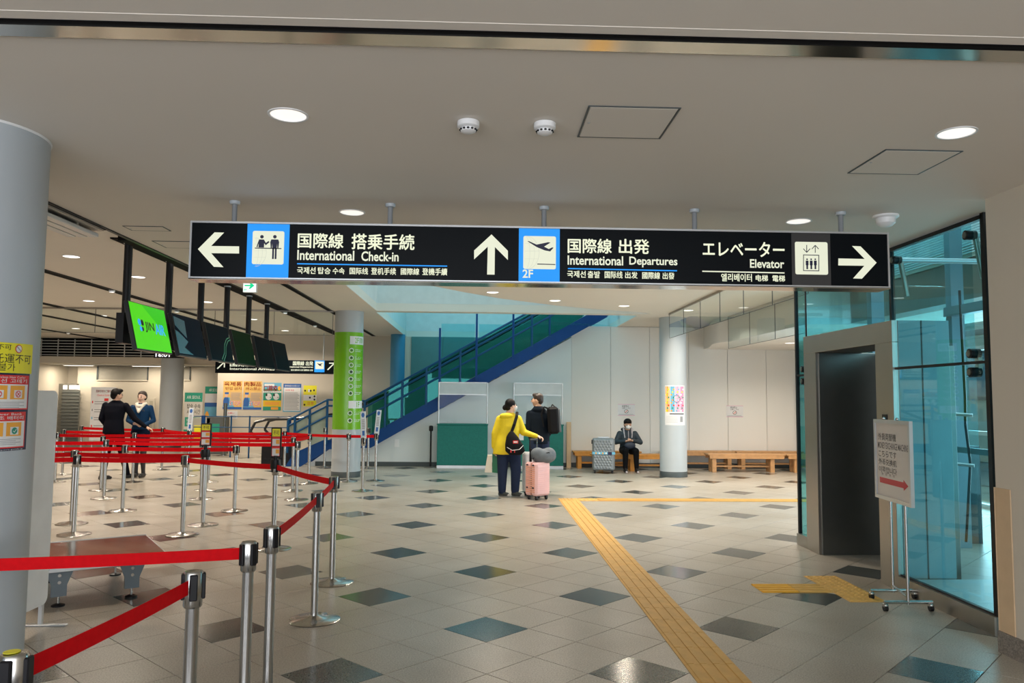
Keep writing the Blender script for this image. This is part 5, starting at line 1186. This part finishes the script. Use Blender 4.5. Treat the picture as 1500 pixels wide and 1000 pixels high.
def hand(w_, d, n, side, m, curl=0.5, s=1.0):
    # w_ wrist, d pointing direction, n palm normal (fingers curl towards it), side = +1/-1 for the thumb side
    w_ = Vector(w_); d = Vector(d).normalized(); n = Vector(n); n = (n-d*n.dot(d)).normalized(); t = d.cross(n)*side; P = []
    P.append((cap(w_, w_+d*.03*s, .021*s, .024*s), m))
    for q in (-.022,-.007,.008,.022): P.append((cap(w_+d*.02*s+t*q*.7*s, w_+d*.082*s+t*q*s, .0125*s, .011*s), m))
    for q, L in ((.026,.068),(.009,.078),(-.009,.072),(-.026,.056)):
        a_ = w_+d*.085*s+t*q*s; c1 = (d*math.cos(curl*.7)+n*math.sin(curl*.7)); c2 = (d*math.cos(curl*1.7)+n*math.sin(curl*1.7))
        b_ = a_+c1*L*.52*s; e_ = b_+c2*L*.48*s; P += [(cap(a_,b_,.0092*s,.0086*s), m),(cap(b_,e_,.0086*s,.0072*s), m)]
    a_ = w_+d*.028*s+t*.026*s; b_ = a_+(d*.6+t*.7+n*.25).normalized()*.036*s; e_ = b_+(d*.9+t*.15+n*.35).normalized()*.03*s
    P += [(cap(a_,b_,.012*s,.0105*s), m),(cap(b_,e_,.0105*s,.009*s), m)]
    return P
def head_parts(c, m, face, neck, s=1.0):
    # face: unit vector where the face looks; neck: base point
    c = Vector(c); f_ = Vector(face).normalized(); sd = Vector((0,0,1)).cross(f_).normalized(); up = f_.cross(sd)
    P = [(ell(c+up*.02*s-f_*.012*s,(.076*s,.082*s,.092*s)), m),(ell(c+f_*.022*s-up*.02*s,(.060*s,.060*s,.082*s)), m),(ell(c+f_*.035*s-up*.085*s,(.032*s,.03*s,.022*s)), m),
         (cap(c+f_*.082*s+up*.005*s, c+f_*.100*s-up*.028*s,.007*s,.012*s), m),(cap(c-up*.03*s-f_*.015*s, Vector(neck), .052*s,.056*s), m)]
    for sg_ in (-1,1): P += [(ell(c+sd*sg_*.074*s-up*.008*s,(.014*s,.02*s,.028*s)), m),(ell(c+sd*sg_*.035*s+f_*.055*s-up*.03*s,(.024*s,.024*s,.026*s)), m)]
    return P
def face_feats(o, c, face, s=1.0, mouth=True, maskm=None):
    c = Vector(c); f_ = Vector(face).normalized(); sd = Vector((0,0,1)).cross(f_).normalized(); up = f_.cross(sd)
    e = MB()
    for sg_ in (-1,1): e.sph(c+sd*sg_*.031*s+f_*.0815*s+up*.003*s,(.0125*s,.0125*s,.0075*s),eyem,10,6); e.tube(c+sd*sg_*.016*s+f_*.084*s+up*.024*s,c+sd*sg_*.046*s+f_*.077*s+up*.026*s,.0045*s,hair,n=6)
    e.build('eyes', o)
    if mouth: MB().tube(c+sd*.02*s+f_*.085*s-up*.058*s,c-sd*.02*s+f_*.085*s-up*.058*s,.0048*s,lip,n=8).build('mouth', o)
def hairshape(name, o, parts, m=hair, v=.008): return blob(name,[(p,m) for p in parts],o,v,2)
shoe = mat('shoe_black',(0.012,0.012,0.014),.35); 
def feet(L_, R_, m, sole=None, d=(0,-1,0), s=1.0):
    P = []; d = Vector(d).normalized()
    for p in (L_,R_):
        p = Vector(p); P += [(cap(p+Vector((0,0,.045))-d*.03*s,p+Vector((0,0,.04))+d*.11*s,.040*s,.034*s), m),(cap(p+Vector((0,0,.026))-d*.05*s,p+Vector((0,0,.026))+d*.15*s,.026*s,.026*s), sole or m),(cap(p+Vector((0,0,.05)),p+Vector((0,0,.11)),.038*s,.036*s), m)]
    return P

# --- man in dark suit, seen from behind, reaching to the right
suit = mat('suit_black',(0.004,0.005,0.010),.8,noise=(30,.1),spec=.1); trou = mat('trousers_dark',(0.004,0.0045,0.008),.8,spec=.1)
H = thing('person','person in a black suit seen from behind, reaching towards the uniformed woman','person',(-6.70,14.52,0))
c = (0.02,-.02,1.535); fc = (.80,.55,-.12)
P = head_parts(c,skin,fc,(0.0,0,1.40),.97)
P += [(loft([(-.03,0,.83,.19,.135),(-.03,0,.95,.180,.13),(-.02,0,1.08,.160,.115),(-.02,0,1.22,.185,.12),(-.01,0,1.33,.20,.105),(0,0,1.395,.13,.08),(0,0,1.43,.075,.07)]),suit),
      (cap((-.19,0,1.34),(-.24,-.03,1.10),.062,.052),suit),(cap((-.24,-.03,1.10),(-.17,.10,.92),.050,.040),suit),
      (cap((.17,0,1.335),(.32,.05,1.10),.062,.052),suit),(cap((.32,.05,1.10),(.50,.10,.955),.050,.036),suit),
      (cap((-.08,0,.86),(-.13,-.01,.48),.098,.068),trou),(cap((-.13,-.01,.48),(-.16,-.06,.09),.068,.052),trou),(cap((.06,0,.86),(.10,.10,.48),.098,.068),trou),(cap((.10,.10,.48),(.14,.24,.09),.068,.052),trou)]
P += hand((.515,.10,.945),(.85,.1,-.35),(0,0,-1),-1,skin,.5)+hand((-.16,.11,.905),(.2,.5,-.8),(1,0,0),1,skin,.7)
P += feet((-.16,-.06,0),(.14,.24,0),shoe,None,(.6,.8,0))
blob('body',P,H); cv = Vector(c); face_feats(H,c,fc,.97)
hairshape('hair',H,[('e',cv+Vector((-.02,-.015,.035)),Vector((.088,.092,.088))),('e',cv+Vector((-.045,-.03,-.01)),Vector((.062,.066,.075))),('e',cv+Vector((.03,.02,.075)),Vector((.06,.06,.04)))])
MB().lathe((0,0,1.405),[(.062,0),(.066,.012),(.058,.028)],P_['white'],20).build('shirt_collar', H)
# --- woman in blue airline uniform, facing the camera
uni = mat('uniform_blue',(0.004,0.032,0.092),.7,noise=(30,.08),spec=.15); skirt = mat('uniform_navy',(0.004,0.009,0.026),.8,spec=.1); hose = mat('tights_dark',(0.03,0.028,0.03),.5); scarf = mat('cream_scarf',(.75,.70,.60),.7)
H = thing('person','woman in a blue airline uniform with a cream scarf, facing the camera','person',(-6.42,14.93,0))
c = (0,0,1.50); fc = (-.12,-1,-.06)
P = head_parts(c,skin2,fc,(0,0,1.36),.95)
P += [(loft([(0,0,.90,.165,.12),(0,0,1.00,.142,.105),(0,0,1.12,.155,.11),(0,0,1.24,.172,.118),(0,0,1.31,.168,.10),(0,0,1.36,.10,.07),(0,0,1.385,.06,.055)]),uni),
      (loft([(0,0,.52,.15,.115),(0,0,.70,.175,.13),(0,0,.84,.175,.13),(0,0,.92,.15,.11)]),skirt),
      (cap((-.165,0,1.30),(-.235,.0,1.06),.052,.045),uni),(cap((-.235,0,1.06),(-.08,-.15,1.00),.043,.033),uni),(cap((.165,0,1.30),(.235,0,1.06),.052,.045),uni),(cap((.235,0,1.06),(.10,-.15,.96),.043,.033),uni),
      (cap((-.07,0,.56),(-.06,0,.30),.060,.050),hose),(cap((-.06,0,.30),(-.06,.02,.08),.050,.032),hose),(cap((.07,0,.56),(.07,0,.30),.060,.050),hose),(cap((.07,0,.30),(.075,.02,.08),.050,.032),hose)]
P += hand((-.075,-.155,1.00),(.95,-.25,.1),(0,.6,.8),-1,skin2,.6)+hand((.095,-.155,.96),(-.9,-.2,.25),(0,.6,.8),1,skin2,.6)
P += feet((-.06,.02,0),(.075,.02,0),shoe)
blob('body',P,H); face_feats(H,c,fc,.95)
cv = Vector(c); hairshape('hair',H,[('e',cv+Vector((0,.02,.045)),Vector((.080,.082,.075))),('e',cv+Vector((-.05,.025,.01)),Vector((.035,.055,.075))),('e',cv+Vector((.05,.025,.01)),Vector((.035,.055,.075))),('e',cv+Vector((0,.06,.0)),Vector((.062,.05,.07))),('e',cv+Vector((0,.10,-.01)),Vector((.035,.03,.035)))],hairb)
blob('scarf',[(cap((-.065,-.06,1.36),(0,-.122,1.22),.034,.022),scarf),(cap((.065,-.06,1.36),(0,-.122,1.22),.034,.022),scarf),(cap((-.02,-.09,1.33),(.02,-.09,1.33),.035,.035),scarf),(cap((-.07,.0,1.37),(.07,0,1.37),.035,.035),scarf)],H,.007)
MB().bbox((.06,-.122,1.235),(.11,-.118,1.25),steel,.001).build('badge', H)
# --- woman in yellow coat, from behind, turned right
ylw = mat('yellow_coat',(0.80,0.62,0.012),.65,noise=(20,.06)); jean = mat('denim_blue',(0.008,0.020,0.060),.9,noise=(30,.1)); sneak = mat('trainer_grey',(0.05,0.06,0.06),.6); solew = mat('sole_white',(.55,.55,.53),.6)
H = thing('person','woman in a bright yellow coat with black hair in a bun, seen from behind','person',(0.44,12.27,0))
c = (0.02,0,1.415); fc = (.93,.33,.10)
P = head_parts(c,skin2,fc,(-.02,0,1.28),.93)
P += [(loft([(-.05,0,.66,.215,.155),(-.045,0,.80,.20,.15),(-.03,0,.95,.175,.13),(-.02,0,1.10,.18,.13),(-.02,0,1.20,.185,.115),(-.01,0,1.265,.13,.09),(0,0,1.30,.07,.065)]),ylw),
      (cap((-.16,0,1.20),(-.235,-.01,.98),.062,.055),ylw),(cap((-.235,-.01,.98),(-.24,.02,.78),.055,.048),ylw),(cap((.13,0,1.205),(.215,.0,1.00),.062,.056),ylw),(cap((.215,0,1.00),(.41,-.10,.945),.054,.036),ylw),
      (cap((-.10,0,.72),(-.11,0,.40),.105,.080),jean),(cap((-.11,0,.40),(-.115,-.01,.10),.080,.062),jean),(cap((.07,0,.72),(.10,0,.40),.105,.082),jean),(cap((.10,0,.40),(.09,0,.10),.082,.064),jean),
      (ell((-.06,-.07,1.255),(.11,.055,.05)),ylw)]
P += hand((.425,-.105,.945),(.9,-.25,-.25),(0,0,-1),-1,skin2,1.1,.95)+hand((-.24,.02,.74),(0,.1,-1),(1,0,0),1,skin2,1.1,.95)
P += feet((-.115,0,0),(.09,-.02,0),sneak,solew,(.75,-.6,0),.95)
blob('body',P,H)
cv = Vector(c); hairshape('hair',H,[('e',cv+Vector((-.02,-.01,.035)),Vector((.084,.084,.082))),('e',cv+Vector((-.05,-.015,-.01)),Vector((.062,.066,.072))),('e',cv+Vector((-.10,-.02,-.03)),Vector((.042,.04,.045)))])
f_ = Vector(fc).normalized(); blob('face_mask',[(('e',cv+f_*.05-Vector((0,0,.035)),Vector((.050,.055,.048))),mask),(('e',cv+f_*.078-Vector((0,0,.03)),Vector((.02,.02,.028))),mask)],H,.006,1)
face_feats(H,c,fc,.93,False)
# her bag
bagm = mat('bag_black',(0.005,0.005,0.007),.7,spec=.2)
B_ = thing('sling_bag','black sling bag with a red patch worn over the bright yellow coat','bag',(0.50,12.09,0.78))
blob('bag_body',[(loft([(.02,-.02,-.12,.09,.05),(.02,-.02,-.06,.155,.075),(0,-.02,.04,.14,.075),(-.03,-.01,.16,.09,.055),(-.04,0,.24,.03,.03)]),bagm)],B_,.008)
MB().path([(-.05,0,.20),(.0,.0,.34),(.04,.06,.47),(.05,.13,.53)],.024,bagm,8).build('strap', B_)
MB().bbox((-.02,-.104,.06),(.06,-.094,.105),P_['red'],.002,Matrix.Rotation(math.radians(-0),4,'Z')).bbox((-.01,-.107,.072),(.05,-.103,.093),P_['white'],.001).build('patch', B_)
MB().path([(-.11,-.075,.0),(-.03,-.1,-.045),(.08,-.10,-.03),(.14,-.07,.03)],.005,P_['white'],6).build('zip_trim', B_); MB().bbox((-.06,-.108,-.08),(-.04,-.096,-.04),P_['red'],.002).bbox((.0,-.108,-.08),(.012,-.096,-.045),P_['red'],.002).build('zip_pull', B_)
B_ = thing('shopping_bag','green and white shopping bag hanging at the side of the woman in yellow','bag',(0.20,12.32,0.52))
MB().prism([(-.03,-.04,-.15),(.13,-.04,-.17),(.13,-.04,.14),(-.03,-.04,.14)],(0,.08,0),mat('bag_green',(0.01,.16,.07),.5)).build('bag_body', B_); MB().prism([(-.15,-.04,-.15),(-.035,-.04,-.15),(-.035,-.04,.12),(-.105,-.04,.12)],(0,.08,0),scarf).build('side_panel', B_)
MB().path([(.0,0,.13),(.03,0,.22),(.07,0,.13)],.006,bagm,6).build('handle', B_)
# --- man with backpack, from behind, facing left
navy = mat('navy_jacket',(0.004,0.009,0.018),.75,noise=(20,.1),spec=.15)
H = thing('person','man in a dark navy jacket with a black backpack, facing left beside the suitcases','person',(0.93,12.78,0)); H.scale = (.98,.98,.975)
c = (-.03,0,1.545); fc = (-.95,.25,.04)
P = head_parts(c,skin,fc,(.0,0,1.40),.97)
P += [(loft([(.02,0,.82,.17,.125),(.02,0,.95,.165,.12),(.01,0,1.10,.165,.12),(.01,0,1.24,.185,.12),(.0,0,1.33,.175,.105),(0,0,1.40,.11,.08),(0,0,1.44,.075,.07)]),navy),
      (cap((-.15,0,1.31),(-.17,-.04,1.05),.062,.054),navy),(cap((-.17,-.04,1.05),(-.11,.08,.88),.052,.042),navy),(cap((.17,0,1.31),(.20,-.02,1.05),.062,.054),navy),(cap((.20,-.02,1.05),(.12,.12,.88),.052,.042),navy),
      (cap((-.06,0,.84),(-.09,0,.46),.100,.074),jean),(cap((-.09,0,.46),(-.10,0,.09),.074,.056),jean),(cap((.09,0,.84),(.10,0,.46),.100,.074),jean),(cap((.10,0,.46),(.10,0,.09),.074,.056),jean),(ell((0,-.06,1.385),(.11,.06,.05)),navy)]
P += hand((-.11,.09,.87),(-.3,.3,-.9),(1,0,0),1,skin,.7)+hand((.12,.13,.87),(-.6,.3,-.6),(-1,0,0),1,skin,.7)
P += feet((-.10,-.02,0),(.10,-.02,0),sneak,solew,(-.7,-.6,0))
blob('body',P,H); face_feats(H,c,fc,.97)
cv = Vector(c); hairshape('hair',H,[('e',cv+Vector((.025,-.01,.04)),Vector((.086,.086,.085))),('e',cv+Vector((.05,-.02,-.005)),Vector((.058,.062,.07))),('e',cv+Vector((-.03,.01,.085)),Vector((.05,.05,.035)))],hairb)
B_ = thing('backpack','slim black backpack worn by the man in the navy jacket','backpack',(1.10,12.66,0.98))
MB().bbox((-.02,-.16,-.02),(.16,.06,.42),bagm,.04,Matrix.Rotation(math.radians(-4),4,'Y')).build('pack_body', B_); MB().bbox((.135,-.13,.0),(.185,.03,.38),mat('bag_grey_edge',(.10,.11,.12),.5),.02,Matrix.Rotation(math.radians(-4),4,'Y')).build('front_pocket', B_)
MB().path([(.02,-.05,.41),(.04,-.05,.46),(.09,-.05,.41)],.009,bagm,6).build('top_handle', B_); MB().path([(.0,-.12,.38),(-.10,-.10,.42),(-.14,-.10,.30),(-.10,-.10,.10)],.014,bagm,6).build('shoulder_strap', B_)
# soft grey bag lying on the pink case
B_ = thing('duffel_bag','soft grey duffel bag lying on top of the pink suitcase','bag',(0.94,11.98,zt1))
blob('bag_body',[(ell((0.01,-.01,.085),(.195,.14,.115)),mat('duffel_grey',(.13,.155,.18),.8,noise=(20,.12))),(ell((-.08,-.04,.13),(.11,.10,.09)),MAT['duffel_grey']),(ell((.09,0,.11),(.115,.11,.11)),MAT['duffel_grey'])],B_,.01,4)
MB().path([(-.16,-.08,.05),(-.05,-.125,.12),(.08,-.12,.15),(.16,-.05,.12)],.007,bagm,6).build('carry_strap', B_)
# --- seated traveller
jk = mat('slate_jacket',(0.016,0.032,0.048),.7,noise=(20,.1)); blk = mat('black_trousers',(0.004,0.0045,0.006),.8,spec=.1)
H = thing('person','seated traveller in a dark jacket and white mask looking down at their hands','person',(3.13,16.70,0))
c = (-.01,-.13,1.0); fc = (-.06,-.82,-.62)
P = head_parts(c,skin,(0,-.9,-.35),(0,-.04,.87),.93)
P += [(loft([(0,-.02,.42,.175,.14),(0,-.03,.55,.165,.135),(0,-.03,.68,.175,.13),(0,-.02,.79,.185,.12),(0,-.02,.855,.12,.09),(0,-.03,.89,.075,.07)]),jk),
      (cap((-.165,-.02,.80),(-.26,-.08,.62),.062,.055),jk),(cap((-.26,-.08,.62),(-.10,-.24,.65),.053,.038),jk),(cap((.165,-.02,.80),(.27,-.08,.62),.062,.055),jk),(cap((.27,-.08,.62),(.09,-.24,.66),.053,.038),jk),
      (cap((-.09,-.02,.45),(-.11,-.40,.45),.095,.070),blk),(cap((-.11,-.40,.45),(-.12,-.42,.11),.066,.048),blk),(cap((.09,-.02,.45),(.11,-.40,.45),.095,.070),blk),(cap((.11,-.40,.45),(.12,-.42,.11),.066,.048),blk)]
P += hand((-.095,-.245,.65),(.85,-.45,.05),(0,.6,.8),-1,skin,.8,.95)+hand((.085,-.245,.66),(-.85,-.45,.05),(0,.6,.8),1,skin,.8,.95)
P += feet((-.12,-.43,0),(.12,-.43,0),shoe,mat('sole_pale',(.45,.40,.42),.6))
blob('body',P,H); cv = Vector(c)
hairshape('hair',H,[('e',cv+Vector((0,.02,.05)),Vector((.088,.092,.080))),('e',cv+Vector((0,.05,.0)),Vector((.080,.062,.085))),('e',cv+Vector((0,-.05,.06)),Vector((.07,.05,.045)))])
fd = Vector((0,-.9,-.35)).normalized(); face_feats(H,c,fd,.93,False); blob('face_mask',[(('e',cv+fd*.05-Vector((0,0,.035)),Vector((.054,.05,.048))),mask),(('e',cv+fd*.08-Vector((0,0,.03)),Vector((.02,.02,.025))),mask)],H,.006,1)
hf = mat('hood_lining',(.42,.42,.48),.8); blob('hood',[(cap((-.09,-.07,.90),(-.075,-.14,.72),.022,.012),hf),(cap((.09,-.07,.90),(.075,-.14,.72),.022,.012),hf),(cap((-.10,.03,.89),(.10,.03,.89),.035,.035),jk),(cap((0,-.14,.86),(0,-.16,.70),.010,.007),hf)],H,.007)
B_ = thing('waist_bag','small dark bag on the lap of the seated traveller','bag',(3.13,16.38,0.50)); blob('bag_body',[(ell((0,0,.06),(.12,.05,.075)),mat('bag_navy',(.012,.022,.045),.6))],B_,.008)
